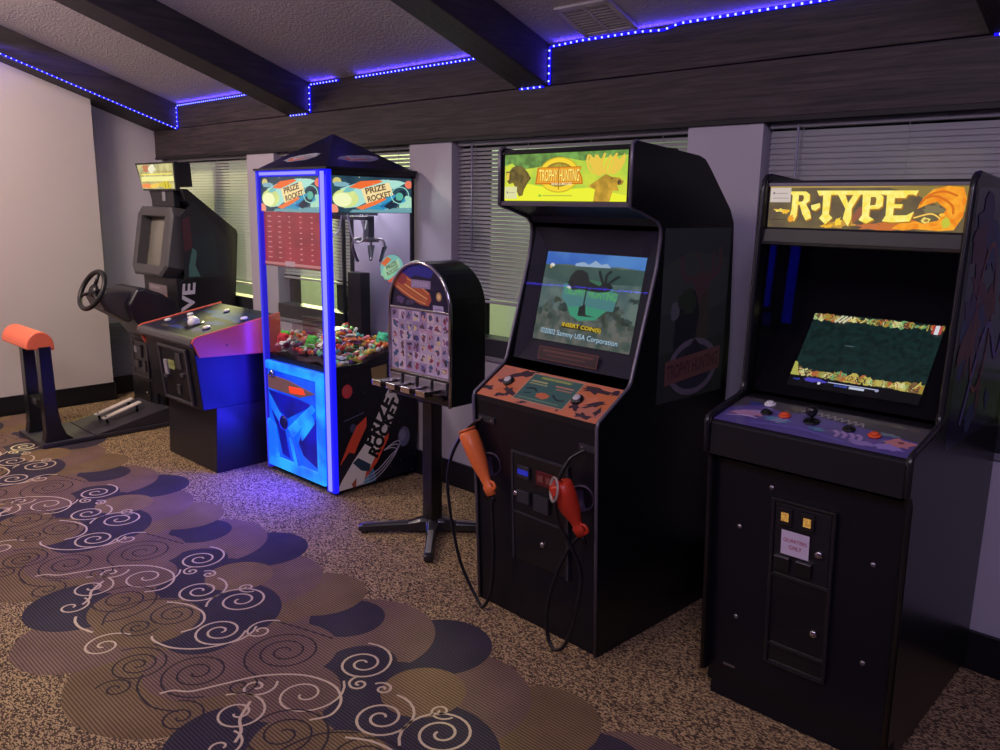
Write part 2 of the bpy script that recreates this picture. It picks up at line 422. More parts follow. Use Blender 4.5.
for s_ in [(-3.069, 1.428, .095, 1.9, .3, 1, CREAM), (-3.362, 1.577, .092, 1.9, .6, 1, CREAM, .009, 1.5), (-2.875, 1.508, .104, 1.9, 2.6, 1, CREAM, .009, 1.3),
           (-2.705, 1.327, .096, 1.9, 5.6, 1, CREAM, .009, 1.4), (-2.96, 1.585, .032, 1.2, 4.6, 1, CREAM, .008, 1.6), (-2.60, 1.437, .050, 1.2, 3.6, -1, CREAM, .008, 1.9, .3),
           (-3.27, 1.49, .030, 1.2, 4.4, -1, CREAM, .009, 1.5), (-3.19, 1.53, .028, 1.2, 1.4, 1, CREAM, .009, 1.5),
           (-3.412, 1.119, .085, 1.5, 1.2, 1, CREAM, .008, 1.4), (-3.294, 1.0, .050, 1.0, .4, 1, CREAM, .008, 1.6), (-3.349, 1.325, .095, 1.3, 5.9, 1, CREAM, .008, 1.5), (-2.904, .977, .064, 1.3, 3.9, -1, CREAM, .008, 1.6, .35),
           (-3.50, 1.235, .048, 1.1, 5.8, 1, CREAM, .009, 1.5),
           (-2.405, 1.425, .130, 2.4, 3.6, 1, DARKY, .007), (-3.216, 1.165, .135, 2.3, 1.0, -1, DARKY, .007), (-2.693, 1.01, .098, 2.4, 1.4, 1, DARKY, .007), (-2.501, 1.136, .114, 2.0, 4.2, 1, DARKY, .007, 1.4),
           (-2.951, 1.265, .10, 2.2, 2.2, -1, DARKY, .007), (-2.951, 1.12, .06, 1.6, 5.2, 1, DARKY, .007), (-2.60, .90, .05, 1.2, 2.2, 1, DARKY, .007), (-2.32, 1.20, .045, 1.1, 0, 1, DARKY, .007), (-2.30, .98, .07, 1.5, 1.0, 1, DARKY, .007),
           (-3.36, 1.78, .0, .1, 0, 1, DARKY, .007)][:-1]:
    swirl(*s_)
for pts, w_, m_ in [([(-3.07, 1.289), (-2.996, 1.335), (-2.899, 1.352), (-2.827, 1.326), (-2.794, 1.277), (-2.80, 1.22)], .009, CREAM), ([(-2.85, 1.13), (-2.807, 1.122), (-2.715, 1.148), (-2.635, 1.225), (-2.602, 1.333), (-2.64, 1.40)], .009, CREAM),
                    ([(-2.47, .99), (-2.455, 1.03), (-2.409, 1.07), (-2.375, 1.16), (-2.325, 1.285), (-2.226, 1.388), (-2.109, 1.424), (-2.018, 1.394), (-1.975, 1.325), (-2.00, 1.26)], .009, CREAM), ([(-3.44, 1.18), (-3.38, 1.11), (-3.32, 1.08), (-3.285, 1.04)], .010, CREAM),
                    ([(-3.20, .985), (-3.16, .968), (-3.10, .965), (-3.03, .985)], .010, CREAM), ([(-2.62, 1.52), (-2.50, 1.56), (-2.36, 1.60)], .007, DARKY), ([(-3.06, 1.03), (-3.15, 1.10), (-3.14, 1.24), (-3.06, 1.33)], .007, DARKY), ([(-2.62, 1.00), (-2.55, .95), (-2.42, .94), (-2.33, .99)], .007, DARKY)]:
    repeats(smooth_path([Vector((x, y, .0007)) for x, y in pts], 7), w_, m_)
struct(fl, 'floor', fix=False)

# ---- walls ---------------------------------------------------------
NX = -6.94          # recessed stretch of the side wall next to the windows
wl = MB(); wl.prism([(YB, 0), (2.53, 0), (2.53, cz(2.53)), (YB, cz(YB))], 'x', XL - .12, XL, PAINT_W); struct(wl, 'wall_left')
wa = MB(); wa.prism([(2.53, 0), (WY + .3, 0), (WY + .3, cz(WY)), (2.53, cz(2.53))], 'x', NX - .12, NX, PAINT_P); struct(wa, 'wall_alcove')
HB = .80            # top of the low wall under the windows
ww = MB()
ww.box(NX, XR, WY, WY + .16, 0, HB, PAINT_P)
ww.box(NX, XR, WY + .02, WY + .16, 1.955, 2.40, PAINT_P)
for x0, x1 in [(NX, NX + .07), (-5.48, -5.12), (-3.675, -3.325), (-1.875, -1.54), (-.07, .27), (1.73, XR)]:
    ww.box(x0, x1, WY, WY + .16, HB, 1.955, PAINT_P)
struct(ww, 'wall_window')
WALLR = mat('dim_room_wall', C(120, 110, 116), .7, noise=.05, nscale=4)
struct(MB().prism([(YB, 0), (WY + .16, 0), (WY + .16, cz(WY)), (YB, cz(YB))], 'x', XR, XR + .1, WALLR), 'wall_right')
struct(MB().box(XL - .12, XR + .1, YB - .1, YB, 0, cz(YB) + .1, WALLR), 'wall_rear')
struct(MB().prism([(YB - .1, cz(YB - .1)), (WY + .2, cz(WY + .2)), (WY + .2, cz(WY + .2) + .1), (YB - .1, cz(YB - .1) + .1)], 'x', XL - .4, XR + .1, CEILM), 'ceiling')
bb = MB(); bb.box(XL, XL + .015, YB, 2.53, 0, .145, BASEB).box(NX, XL + .015, 2.53, 2.545, 0, .145, BASEB); struct(bb, 'baseboard_left', bevel=.004)
bb = MB(); bb.box(NX, XR, WY - .015, WY, 0, .15, BASEB); struct(bb, 'baseboard_window', bevel=.004)
bb = MB(); bb.box(NX, NX + .015, 2.545, WY, 0, .145, BASEB); struct(bb, 'baseboard_alcove', bevel=.004)
# ---- header: rough-sawn boards above the windows
hd = MB()
hd.box(NX, XR, WY - .012, WY + .02, 1.955, 2.165, WOODX).box(NX, XR, WY - .009, WY + .02, 2.169, 2.35, WOODX)
struct(hd, 'trim_1', bevel=.004)
hf = MB(); hf.box(NX, XR, WY - .016, WY + .06, 1.938, 1.955, mat('dark_header_edge', C(30, 26, 32), .6, noise=.1)); struct(hf, 'trim_2')
# ---- rafters
HY = WY - .012
def rafter(n, x0, x1):
    y0 = YB; z = lambda y, d: cz(y) - d
    mb = MB(); mb.prism([(HY, z(HY, .19)), (y0, z(y0, .19)), (y0, z(y0, .0)), (HY, z(HY, .0))], 'x', x0, x1, WOODY)
    struct(mb, 'trim_%d' % n, bevel=.006)
rafter(3, NX, -6.5); rafter(4, -4.895, -4.64); rafter(5, -2.835, -2.64); rafter(6, -.785, -.585); rafter(7, 1.25, 1.45)
# cross beam over the far side of the room, behind the camera
struct(MB().box(XL, XR, -1.62, -1.5, 2.72, 2.95, WOODX), 'trim_8', bevel=.006)

# ---- windows -------------------------------------------------------
FRM = mat('dark_window_frame', C(40, 40, 46), .4, noise=.1)
GLZ = tinted_glass('window_glazing', (.85, .92, .90, 1), .01)
WINS = [(NX + .07, -5.48, -6.08), (-5.12, -3.675, -4.5), (-3.325, -1.875, -3.22), (-1.54, -.07, -.9), (.27, 1.73, 1.0)]
for i, (x0, x1, mx) in enumerate(WINS):
    m = MB()
    m.box(x0, x1, WY + .09, WY + .16, HB, HB + .05, FRM).box(x0, x1, WY + .09, WY + .16, 1.90, 1.955, FRM)
    m.box(x0, x0 + .04, WY + .09, WY + .16, HB, 1.955, FRM).box(x1 - .04, x1, WY + .09, WY + .16, HB, 1.955, FRM)
    m.box(mx - .045, mx + .045, WY + .09, WY + .16, HB, 1.955, FRM)
    o = m.build('window_%d' % (i + 1), None, bevel=.003); o['kind'] = 'structure'
    g = MB().box(x0 + .03, x1 - .03, WY + .125, WY + .129, HB + .03, 1.92, GLZ).build('pane', o)
    s = MB().box(x0, x1, WY - .01, WY + .10, HB, HB + .105, FRM).build('window_rail', o, bevel=.004)
    s = MB().box(x0, x1, WY - .012, WY + .012, HB - .02, HB + .006, mat('sill_lip', C(120, 116, 130), .5, noise=.05)).build('sill', o, bevel=.003)

# blinds
SLAT = mat('blind_slat_vinyl', C(176, 172, 184), .5, noise=.03, nscale=10)
_nt = SLAT.node_tree; _bs = _nt.nodes['Principled BSDF']; _tl = _nt.nodes.new('ShaderNodeBsdfTranslucent'); _tl.inputs[0].default_value = C(200, 196, 200); _mx = _nt.nodes.new('ShaderNodeMixShader'); _mx.inputs[0].default_value = .4
_nt.links.new(_bs.outputs[0], _mx.inputs[1]); _nt.links.new(_tl.outputs[0], _mx.inputs[2]); _nt.links.new(_mx.outputs[0], _nt.nodes['Material Output'].inputs[0])
for i, (x0, x1, mx) in enumerate(WINS):
    tilt = [.80, .70, .74, 1.22, 1.22][i]; zb = [.99, 1.08, 1.085, 1.05, 1.05][i]
    lab = ['pale window blind glowing yellow behind the driving game', 'pale window blind behind the crane machine',
           'grey half-open window blind between the sticker machine and the hunting game', 'closed lavender window blind above the space shooter cabinet',
           'closed lavender window blind past the last pillar, outside the picture'][i]
    cx = (x0 + x1) / 2; y = WY + .05
    t = thing('window_blind', lab, 'blind', (cx, y, zb), 0, 'horizontal blinds in the windows')
    MB().box(x0 + .012, x1 - .012, y - .018, y + .018, 1.915, 1.938, SLAT).build('head_rail', t, bevel=.003)
    m = MB(); n = int((1.91 - zb - .02) / .021)
    for k in range(n):
        z = 1.905 - (k + .5) * .021; c, s = math.cos(tilt) * .0125, math.sin(tilt) * .0125
        m.add([(x0 + .012, y - c, z - s), (x1 - .012, y - c, z - s), (x1 - .012, y, z + .0012), (x0 + .012, y, z + .0012), (x1 - .012, y + c, z + s), (x0 + .012, y + c, z + s)],
              [(0, 1, 2, 3), (3, 2, 4, 5)], SLAT)
    m.build('slats', t, fix=False)
    MB().box(x0 + .012, x1 - .012, y - .012, y + .012, zb, zb + .015, SLAT).build('bottom_rail', t, bevel=.003)
    m = MB()
    for f in (.10, .36, .63, .90):
        xx = x0 + (x1 - x0) * f; m.box(xx - .001, xx + .001, y - .0145, y - .0135, zb, 1.92, SLAT)
    m.build('ladder_cords', t, fix=False)
    MB().tube([(x0 + .13, y - .024, 1.92), (x0 + .135, y - .024, 1.36)], .005, mat('clear_wand', C(150, 146, 170), .2, noise=.05), seg=6).build('tilt_wand', t)

# outside: lot and neighbouring wall under a lamp
EXW = mat('stucco_outside', C(176, 186, 170), .9, noise=.15, nscale=2)
o = MB().box(-18, 4, 5.0, 5.2, -.3, 4.0, EXW).build('exterior_wall'); o['kind'] = 'structure'
o = MB().box(-18, 4, WY + .3, 5.2, -.35, -.3, mat('asphalt', C(70, 76, 76), .9, noise=.3, nscale=5)).build('exterior_ground'); o['kind'] = 'structure'
area('lot_lamp_yellow', (-9.8, 3.9, 3.4), (-9.8, 5.0, 1.2), .5, .5, 60, (1.0, .92, .66))
area('lot_lamp_near', (-7.6, 4.7, 2.9), (-6.2, 3.2, 1.4), .4, .4, 560, (1.0, .84, .36))
area('lot_lamp_green', (-5.2, 4.0, 3.6), (-5.0, 5.0, .8), .5, .5, 60, (.86, 1.0, .92))

# wall register on the alcove wall
GRLM = mat('grey_register', C(112, 112, 122), .5, noise=.05)
t = thing('wall_vent', 'tall grey louvred vent low on the side wall behind the steering wheel', 'vent', (NX, 2.75, .32))
MB().box(NX, NX + .012, 2.56, 3.0, .15, .60, GRLM).build('frame', t, bevel=.003)
m = MB()
for k in range(20):
    z = .165 + k * .0215; m.prism([(NX + .012, z), (NX + .024, z + .002), (NX + .012, z + .015)], 'y', 2.575, 2.985, GRLM)
m.build('louvres', t)

# ceiling register and its small bracket
ca = math.atan(SL)
def cpt(x, y, d): return Vector((x, y, cz(y))) + Vector((0, -math.sin(ca), -math.cos(ca))) * d
t = thing('ceiling_vent', 'square louvred vent in the ceiling beside the blue light strip', 'vent', (-2.28, 2.95, cz(2.95)))
VM = mat('painted_register', C(186, 178, 186), .5, noise=.08)
def cbox(mb, x0, x1, y0, y1, d0, d1, m):
    P = [cpt(x, y, d) for x in (x0, x1) for y in (y0, y1) for d in (d0, d1)]
    mb.add(P, [(0, 1, 3, 2), (4, 6, 7, 5), (0, 4, 5, 1), (2, 3, 7, 6), (0, 2, 6, 4), (1, 5, 7, 3)], m)
m = MB()
for a_ in [(-2.41, -2.385, 2.84, 3.07), (-2.15, -2.125, 2.84, 3.07), (-2.41, -2.125, 2.84, 2.865), (-2.41, -2.125, 3.045, 3.07), (-2.275, -2.260, 2.84, 3.07)]:
    cbox(m, *a_, 0, .012, VM)
m.build('frame', t, bevel=.002)
m = MB()
for k in range(9): cbox(m, -2.395, -2.14, 2.872 + k * .0195, 2.880 + k * .0195, .001, .009, VM)
m.build('louvres', t)
m = MB(); cbox(m, -2.40, -2.13, 2.85, 3.06, 0, .001, mat('vent_dark', C(60, 56, 62), .9, noise=.1)); m.build('duct_opening', t)
t = thing('ceiling_sensor', 'small pale box stuck to the ceiling above the vent', 'sensor', (-2.19, 2.72, cz(2.72)))
m = MB(); cbox(m, -2.23, -2.16, 2.69, 2.73, 0, .02, VM); m.build('housing', t, bevel=.004)

# glowing blue panels added out of view, only to reflect in the dark screens
t = thing('blue_reflection_helper', 'added unseen blue glow panel on the far wall, mirrored in the space shooter screen', 'reflection helper', (-3.9, YB + .02, 1.5))
MB().box(-4.25, -3.50, YB, YB + .03, .95, 2.0, FRM).build('frame', t, bevel=.004)
BP = glow('blue_panel', 8, 12, 190, 3.2, .2, 3)
MB().box(-4.20, -3.86, YB + .03, YB + .034, 1.20, 1.92, BP).build('panel', t); MB().box(-3.70, -3.60, YB + .03, YB + .034, 1.05, 1.95, BP).build('panel', t)
MB().box(-4.15, -3.82, YB + .03, YB + .034, 1.0, 1.14, glow('blue_panel_dim', 4, 6, 120, 1.5, .2, 3)).build('panel', t)

# ---- blue LED strips -------------------------------------------------
LEDW = glow('led_diode', 175, 185, 255, 2.2)
LEDT = mat('led_tape', C(14, 10, 60), .4, emit=C(20, 10, 255), strength=1.6)
def led_strip(label, runs, pitch=.033, group='blue LED strips along the beams'):
    t = thing('led_strip', label, 'light strip', runs[0][0][0], 0, group)
    tape = MB(); di = MB()
    for pts, nrm in runs:
        nrm = Vector(nrm).normalized()
        tape.tube([Vector(p) for p in pts], .0055, LEDT, seg=6)
        for p, q in zip(pts[:-1], pts[1:]):
            p, q = Vector(p), Vector(q); L_ = (q - p).length; n = max(1, int(L_ / pitch))
            for k in range(n):
                c = p + (q - p) * ((k + .5) / n) + nrm * .004; s = .0036
                di.box(c.x - s, c.x + s, c.y - s, c.y + s, c.z - s, c.z + s, LEDW)
    tape.build('tape', t, fix=False); di.build('diodes', t, fix=False, kind='stuff')
    return t
def led_light(p, q, to, watts, spread=PI):
    p, q = Vector(p), Vector(q); mid = (p + q) / 2
    l = bpy.data.lights.new('led_glow', 'AREA'); l.shape = 'RECTANGLE'; l.size = (q - p).length; l.size_y = .008
    l.energy = watts; l.color = (.06, .03, 1.0); l.spread = spread
    o = bpy.data.objects.new('led_glow', l); COL.objects.link(o)
    z = -Vector(to).normalized(); x = (q - p).normalized(); y = z.cross(x).normalized(); x = y.cross(z).normalized()
    o.matrix_world = Matrix(((x.x, y.x, z.x, mid.x), (x.y, y.y, z.y, mid.y), (x.z, y.z, z.z, mid.z), (0, 0, 0, 1)))
yz = lambda x, y, d=.19: (x, y, cz(y) - d)
led_strip('blue LED strip along the sloping beam over the warm white wall', [([yz(-6.497, -.5, .195), yz(-6.497, 1.2, .193), yz(-6.497, 3.08, .195)], (1, -.3, -.3))])
led_light((-6.53, .2, cz(.2) - .20), (-6.53, 2.9, cz(2.9) - .20), (-.8, 0, -1), 1.2)
led_light((-6.515, .2, cz(.2) - .212), (-6.515, 3.0, cz(3.0) - .212), (-1, 0, .45), 2.6)
ZT, ZM = 2.338, 2.168; LY = HY - .005
def bay(label, x0, x1, sag=False, rise=True, under=None, gap=None):
    runs = []; N_ = (0, -1, -.2)
    if under: runs.append(([(under, LY, ZM - .004), (x0 - .035, LY, ZM - .004)], (0, -1, -.4)))
    if rise: runs.append(([(x0, LY, ZM), (x0, LY, ZT)], N_))
    if sag: runs.append(([(x0 + .01, LY, ZT), (x0 + .18, LY, ZT + .006), (x0 + .50, LY, ZT + .004), (x0 + .62, LY, ZT - .004), (x0 + .70, LY, ZT + .012), (x1, LY, ZT + .012)], N_))
    elif gap: runs += [([(x0 + .01, LY, ZT), (gap[0], LY, ZT)], N_), ([(gap[1], LY, ZT), (x1, LY, ZT)], N_)]
    else: runs.append(([(x0 + .01, LY, ZT), (x1, LY, ZT)], N_))
    led_strip(label, runs)
    segs = [(x0, x1)] if not gap else [(x0, gap[0]), (gap[1], x1)]
    for s0, s1 in segs:
        led_light((s0 + .03, LY - .006, ZT + .008), (s1 - .03, LY - .006, ZT + .008), (0, -.5, 1), .85 * (s1 - s0))
    if rise: led_light((x0 + .008, LY - .004, ZM + .01), (x0 + .008, LY - .004, ZT - .01), (-.4, -1, 0), .12)
bay('blue LED strip on the header over the driving game', -6.49, -4.92)
bay('blue LED strip with a dark gap on the header above the crane machine', -4.632, -2.86, under=-4.87, gap=(-4.32, -4.15))
bay('blue LED strip sagging along the header above the hunting game and vent', -2.632, -.80, sag=True, under=-2.82)
bay('blue LED strip at the header past the last rafter by the upper corner', -.577, 1.24, under=-.77)
led_strip('blue LED strip along the cross beam across the room, mirrored in the hunting game screen', [([(-6.70, -1.495, 2.715), (-2.2, -1.495, 2.715)], (0, 1, -.3))], pitch=.05)
led_light((-6.6, -1.48, 2.71), (-2.2, -1.48, 2.71), (0, 1, -.4), 2.0)

# =================================================================== HUNTING GAME CABINET
HR = math.radians(-2.6)
ht = thing('arcade_cabinet', 'black hunting game cabinet with yellow bear and moose marquee and orange camouflage control panel', 'arcade machine', (-1.576, 2.20, 0), HR, 'upright arcade cabinets', local=True)
W = .642
PR = [(0, 0), (-.045, .868), (-.038, .888), (.118, .985), (.133, 1.008), (.248, 1.40), (.262, 1.50), (.258, 1.535), (.236, 1.560), (.135, 1.592), (.096, 1.600), (.078, 1.606), (.078, 1.806), (.088, 1.815), (.105, 1.817),
      (.455, 1.790), (.50, 1.778), (.54, 1.745), (.695, 1.60), (.722, 1.555), (.726, 1.53), (.755, 1.10), (.755, 0)]
def edge_strip(mb, prof, x, th, m, i0, i1, r=.0065):
    mb.tube([(x, y, z) for y, z in prof[i0:i1]], r, m, seg=8)
for x0, x1 in ((-.018, 0), (-W, -W + .018)):
    sp_ = MB().prism(PR, 'x', x0, x1, BLACKS).build('side_panel', ht)
    m = MB(); edge_strip(m, PR, (x0 + x1) / 2, .02, TMOLD, 0, 15, .0068); m.build('edge_molding', sp_, label='grey plastic edge molding')
    if x1 == 0:
        A = Art((0.0005, .275, .90), (0, 1, 0), (0, 0, 1), .435, .635, 100, 140)
        A.rect(0, 0, 100, 140, ink(66, 72, 72)).poly([(0, 100), (100, 90), (100, 140), (0, 140)], ink(56, 60, 58)).poly([(0, 30), (40, 18), (100, 26), (100, 60), (60, 72), (0, 66)], ink(76, 84, 78))
        MC, DK = ink(98, 72, 74), ink(40, 42, 52)
        A.blob(58, 50, 12, 16, MC, .2, seed=1).blob(62, 78, 9, 26, ink(80, 72, 62), .15, seed=2)
        A.line([(50, 42), (30, 38), (26, 22)], 5, MC).line([(66, 42), (84, 34), (84, 16)], 6, MC).line([(58, 34), (48, 20)], 3, MC).line([(74, 40), (74, 20)], 4, MC)
        A.blob(38, 80, 18, 30, DK, .18, seed=4).blob(38, 58, 13, 10, ink(58, 68, 56), .2, seed=5).blob(20, 66, 6, 8, ink(110, 112, 118), .2, seed=6)
        A.ell(52, 114, 38, 24, ink(120, 108, 126)).ell(52, 114, 32, 19, ink(56, 56, 68)).poly([(30, 108), (52, 90), (74, 106), (70, 124), (36, 124)], ink(46, 40, 60))
        A.poly([(10, 106), (94, 100), (94, 120), (10, 126)], ink(126, 84, 82)).text('TROPHY HUNTING', 52, 113, 78, 12, ink(80, 50, 58), rot=-.07, bold=.02)
        A.build('side_art', sp_, 'dark printed side art with moose, bear and oval title')
# front door panel
MB().prism([(.004, .02), (-.038, .862), (-.02, .862), (.022, .02)], 'x', -W + .018, -.018, BLACK).build('front_panel', ht, bevel=.002)
FL = (-.042) / .85      # lean of the front
def fy(z): return .004 + (z - .02) * (-.042 / .842)
MB().prism([(.004, 0), (.004, .03), (.10, .03), (.10, 0)], 'x', -W + .018, -.018, BLACK).build('kick_plate', ht)
MB().prism([(.05, .02), (.74, .02), (.715, 1.5), (.69, 1.58), (.52, 1.745), (.45, 1.775), (.09, 1.803), (.09, 1.79), (.43, 1.76), (.50, 1.73), (.67, 1.57), (.70, 1.5), (.72, .04), (.05, .04)], 'x', -W + .018, -.018, BLACKS).build('back_panel', ht)
# control panel
u_ = Vector((0, .156, .097)).normalized()
cpm = MB(); cpm.prism([(-.036, .84), (-.040, .880), (.118, .977), (.13, .96), (.0, .84)], 'x', -W + .018, -.018, BLACKP); cp = cpm.build('control_panel', ht)
A = Art((-W + .020, -.0395, .8812), (1, 0, 0), u_, W - .040, .180, 300, 90)
A.rect(0, 0, 300, 90, ink(206, 122, 90))
O2, O3, DKC = ink(200, 112, 70), ink(186, 116, 98), ink(62, 46, 58)
for i_, (x, y, rx, ry) in enumerate([(20, 20, 26, 16), (60, 60, 24, 14), (270, 70, 30, 18), (240, 20, 30, 14), (150, 84, 40, 8), (286, 30, 18, 22)]): A.blob(x, y, rx, ry, (O3, O2)[i_ % 2], .4, 16, seed=i_)
for i_, (x, y, rx, ry) in enumerate([(66, 12, 24, 9), (14, 66, 14, 7), (70, 66, 20, 8), (52, 78, 12, 6), (242, 16, 30, 7), (232, 62, 12, 8), (268, 50, 20, 6), (262, 80, 16, 6), (286, 64, 8, 12), (120, 82, 12, 4), (30, 44, 9, 5), (205, 76, 9, 8), (290, 12, 12, 5)]): A.blob(x, y, rx, ry, DKC, .55, 14, seed=20 + i_, rot=.4 * (i_ % 3 - 1))
A.rect(88, 4, 216, 80, ink(188, 142, 118)).rect(91, 7, 213, 77, ink(66, 104, 100))
A.rect(112, 10, 190, 17, ink(112, 136, 84)).text('TROPHY HUNTING', 150, 13.5, 70, 5, ink(190, 196, 110), bold=.01)
A.rect(96, 23, 138, 27, ink(170, 174, 120)).rect(96, 30, 142, 33, ink(150, 160, 120)).rect(160, 25, 204, 29, ink(184, 130, 110)).rect(166, 33, 204, 36, ink(170, 124, 104))
A.blob(150, 58, 16, 8, ink(200, 110, 76), .15, seed=3).line([(100, 48), (118, 44), (130, 50)], 4, ink(40, 52, 60)).line([(170, 50), (188, 60), (204, 58)], 4, ink(44, 56, 64)).line([(104, 60), (120, 56)], 3, ink(40, 60, 64)).rect(96, 70, 200, 72, ink(120, 150, 120))
A.build('panel_overlay', cp, 'orange camouflage overlay with a teal instruction plate')
nrm = Vector((0, -.097, .156)).normalized()
for cx, t_ in ((-W + .115, .098), (-.165, .086)):
    c = Vector((cx, -.04, .8815)) + u_ * t_ + nrm * .001
    bt = MB().lathe([(.0, -.001), (.024, -.001), (.024, .006), (.019, .010), (.0, .010)], BLACKM, c, nrm).build('start_button', ht)
    MB().lathe([(.0, 0), (.015, 0), (.015, .005), (.011, .0075), (0, .008)], mat('clear_button_cap', C(196, 192, 200), .25, noise=.1, nscale=150), c + nrm * .0095, nrm).build('button_cap', bt)
# marquee
MB().box(-W + .018, -.018, .088, .35, 1.795, 1.808, BLACKM).box(-W + .018, -.018, .088, .30, 1.604, 1.615, BLACKM).build('marquee_box', ht)
mq = MB().box(-W + .018, -.018, .086, .096, 1.608, 1.800, BLACKP).build('marquee', ht)
A = Art((-W + .030, .0855, 1.622), (1, 0, 0), (0, 0, 1), W - .060, .168, 900, 330)
mosY = glow('mq_field', 214, 220, 60, 1.0, .3, 9, (150, 200, 70))
A.rect(0, 0, 900, 330, mosY)
A.poly([(0, 0), (900, 0), (900, 30), (600, 60), (500, 40), (300, 90), (120, 110), (60, 60), (0, 80)], glow('mq_green', 120, 170, 80, 1, .3, 30))
A.poly([(0, 230), (200, 210), (420, 250), (640, 240), (900, 290), (900, 330), (0, 330)], gl(236, 240, 50))
BRN, TANM, TAN2 = glow('mq_bear', 122, 104, 44, 1, .3, 40), glow('mq_moose', 214, 168, 52, 1, .2, 30), gl(232, 196, 70)
A.poly([(10, 120), (40, 118), (62, 90), (100, 78), (150, 88), (190, 130), (215, 170), (190, 200), (160, 250), (150, 290), (120, 300), (96, 250), (70, 200), (40, 210), (20, 190)], BRN)
A.poly([(14, 130), (40, 126), (36, 180), (18, 186)], TAN2).ell(64, 112, 10, 8, gl(70, 60, 30))
A.poly([(680, 330), (690, 250), (640, 230), (700, 190), (760, 150), (800, 170), (850, 176), (880, 200), (868, 222), (836, 224), (850, 262), (810, 258), (790, 330)], TANM)
for pl in ([(730, 160), (650, 120), (630, 60), (640, 20)], [(700, 140), (680, 80), (690, 24)], [(740, 150), (730, 80), (750, 16)], [(780, 150), (790, 80), (830, 20)], [(800, 150), (850, 110), (880, 40)], [(760, 150), (760, 90), (790, 30)]): A.line(pl, 16, TAN2)
A.poly([(716, 150), (670, 120), (640, 70), (650, 20), (690, 60), (700, 20), (730, 70), (748, 110), (752, 150)], TAN2).poly([(790, 150), (800, 100), (820, 30), (846, 60), (880, 20), (884, 70), (860, 120), (820, 150)], TAN2)
A.blob(850, 205, 12, 16, gl(90, 70, 40), .2, seed=2).ell(800, 180, 6, 5, gl(80, 60, 30))
A.ell(428, 150, 152, 122, gl(206, 178, 30)).ell(428, 150, 144, 114, gl(246, 214, 50)).ell(428, 148, 116, 84, gl(150, 122, 34)).ell(428, 148, 104, 74, glow('mq_mid', 176, 160, 50, 1, .3, 40))
A.poly([(268, 96), (592, 96), (580, 130), (600, 170), (606, 214), (250, 214), (258, 160)], gl(200, 110, 16)).poly([(276, 102), (584, 102), (574, 130), (592, 170), (596, 206), (260, 206), (268, 160)], gl(234, 158, 30))
A.text('TROPHY', 354, 157, 142, 84, gl(190, 96, 16), bold=.02).text('HUNTING', 510, 157, 146, 84, gl(190, 96, 16), bold=.02)
A.text('TROPHY', 351, 153, 140, 82, gl(255, 240, 120), bold=.01).text('HUNTING', 507, 153, 144, 82, gl(255, 240, 120), bold=.01).rect(426, 90, 434, 250, gl(176, 120, 30))
A.text('BEAR & MOOSE', 452, 212, 150, 18, gl(244, 236, 190), bold=.01).rect(310, 288, 530, 296, gl(190, 190, 60)).ell(290, 292, 12, 8, gl(120, 190, 60))
A.rect(6, 228, 106, 316, gl(222, 220, 160)).rect(22, 262, 30, 278, gl(90, 90, 90)).rect(36, 268, 90, 274, gl(180, 178, 140))
A.build('marquee_art', mq, 'backlit yellow-green print with bear, moose and oval title')
MB().box(-W + .018, -.018, .078, .088, 1.603, 1.619, TMOLD).build('marquee_retainer', ht, bevel=.002)
MB().box(-W + .018, -.018, .078, .088, 1.790, 1.800, BLACKM).build('marquee_trim', ht, bevel=.002)
# speaker panel under the marquee, monitor bay, glass
MB().prism([(.098, 1.604), (.235, 1.566), (.258, 1.54), (.27, 1.55), (.25, 1.59), (.12, 1.615)], 'x', -W + .018, -.018, BLACKP).build('speaker_panel', ht)
g0, g1 = Vector((0, .148, 1.008)), Vector((0, .268, 1.525)); gd = (g1 - g0).normalized(); gn = Vector((0, -gd.z, gd.y))
def gp(x, s, d=0): return Vector((x, 0, 0)) + g0 + gd * s - gn * d       # d = depth behind the glass
GH = (g1 - g0).length
m = MB()
for x0, x1 in ((-W + .018, -.018),):
    m.add([gp(x0, 0, .002), gp(x1, 0, .002), gp(x1, GH, .002), gp(x0, GH, .002), gp(x0, 0, .006), gp(x1, 0, .006), gp(x1, GH, .006), gp(x0, GH, .006)],
          [(0, 1, 2, 3), (4, 5, 6, 7), (0, 1, 5, 4), (2, 3, 7, 6), (1, 2, 6, 5), (3, 0, 4, 7)], SMOKED)
m.build('screen_glass', ht, label='smoked glass mirroring a blue light line')
# bezel: dark card sloping in to the tube
sx0, sx1, s0, s1 = -.576, -.082, .084, .446
BZ = mat('grey_bezel_card', C(60, 57, 70), .7, noise=.1, nscale=6)
m = MB()
ou = [gp(-W + .02, 0, .012), gp(-.02, 0, .012), gp(-.02, GH, .012), gp(-W + .02, GH, .012)]; inn = [gp(sx0, s0, .05), gp(sx1, s0, .05), gp(sx1, s1, .05), gp(sx0, s1, .05)]
m.add(ou + inn, [(0, 1, 5, 4), (1, 2, 6, 5), (2, 3, 7, 6), (3, 0, 4, 7)], BZ)
bz = m.build('screen_bezel', ht, fix=False)
A = Art(gp(-.49, .012, .0105), (1, 0, 0), gd, .30, .052, 100, 18)
A.rect(0, 0, 100, 18, ink(150, 96, 84)).rect(1.5, 1.5, 98.5, 16.5, ink(96, 80, 78)).rect(8, 4, 92, 7, ink(150, 104, 90)).rect(14, 10, 80, 12, ink(140, 100, 88))
A.build('instruction_card', bz, 'small orange-bordered instruction card')
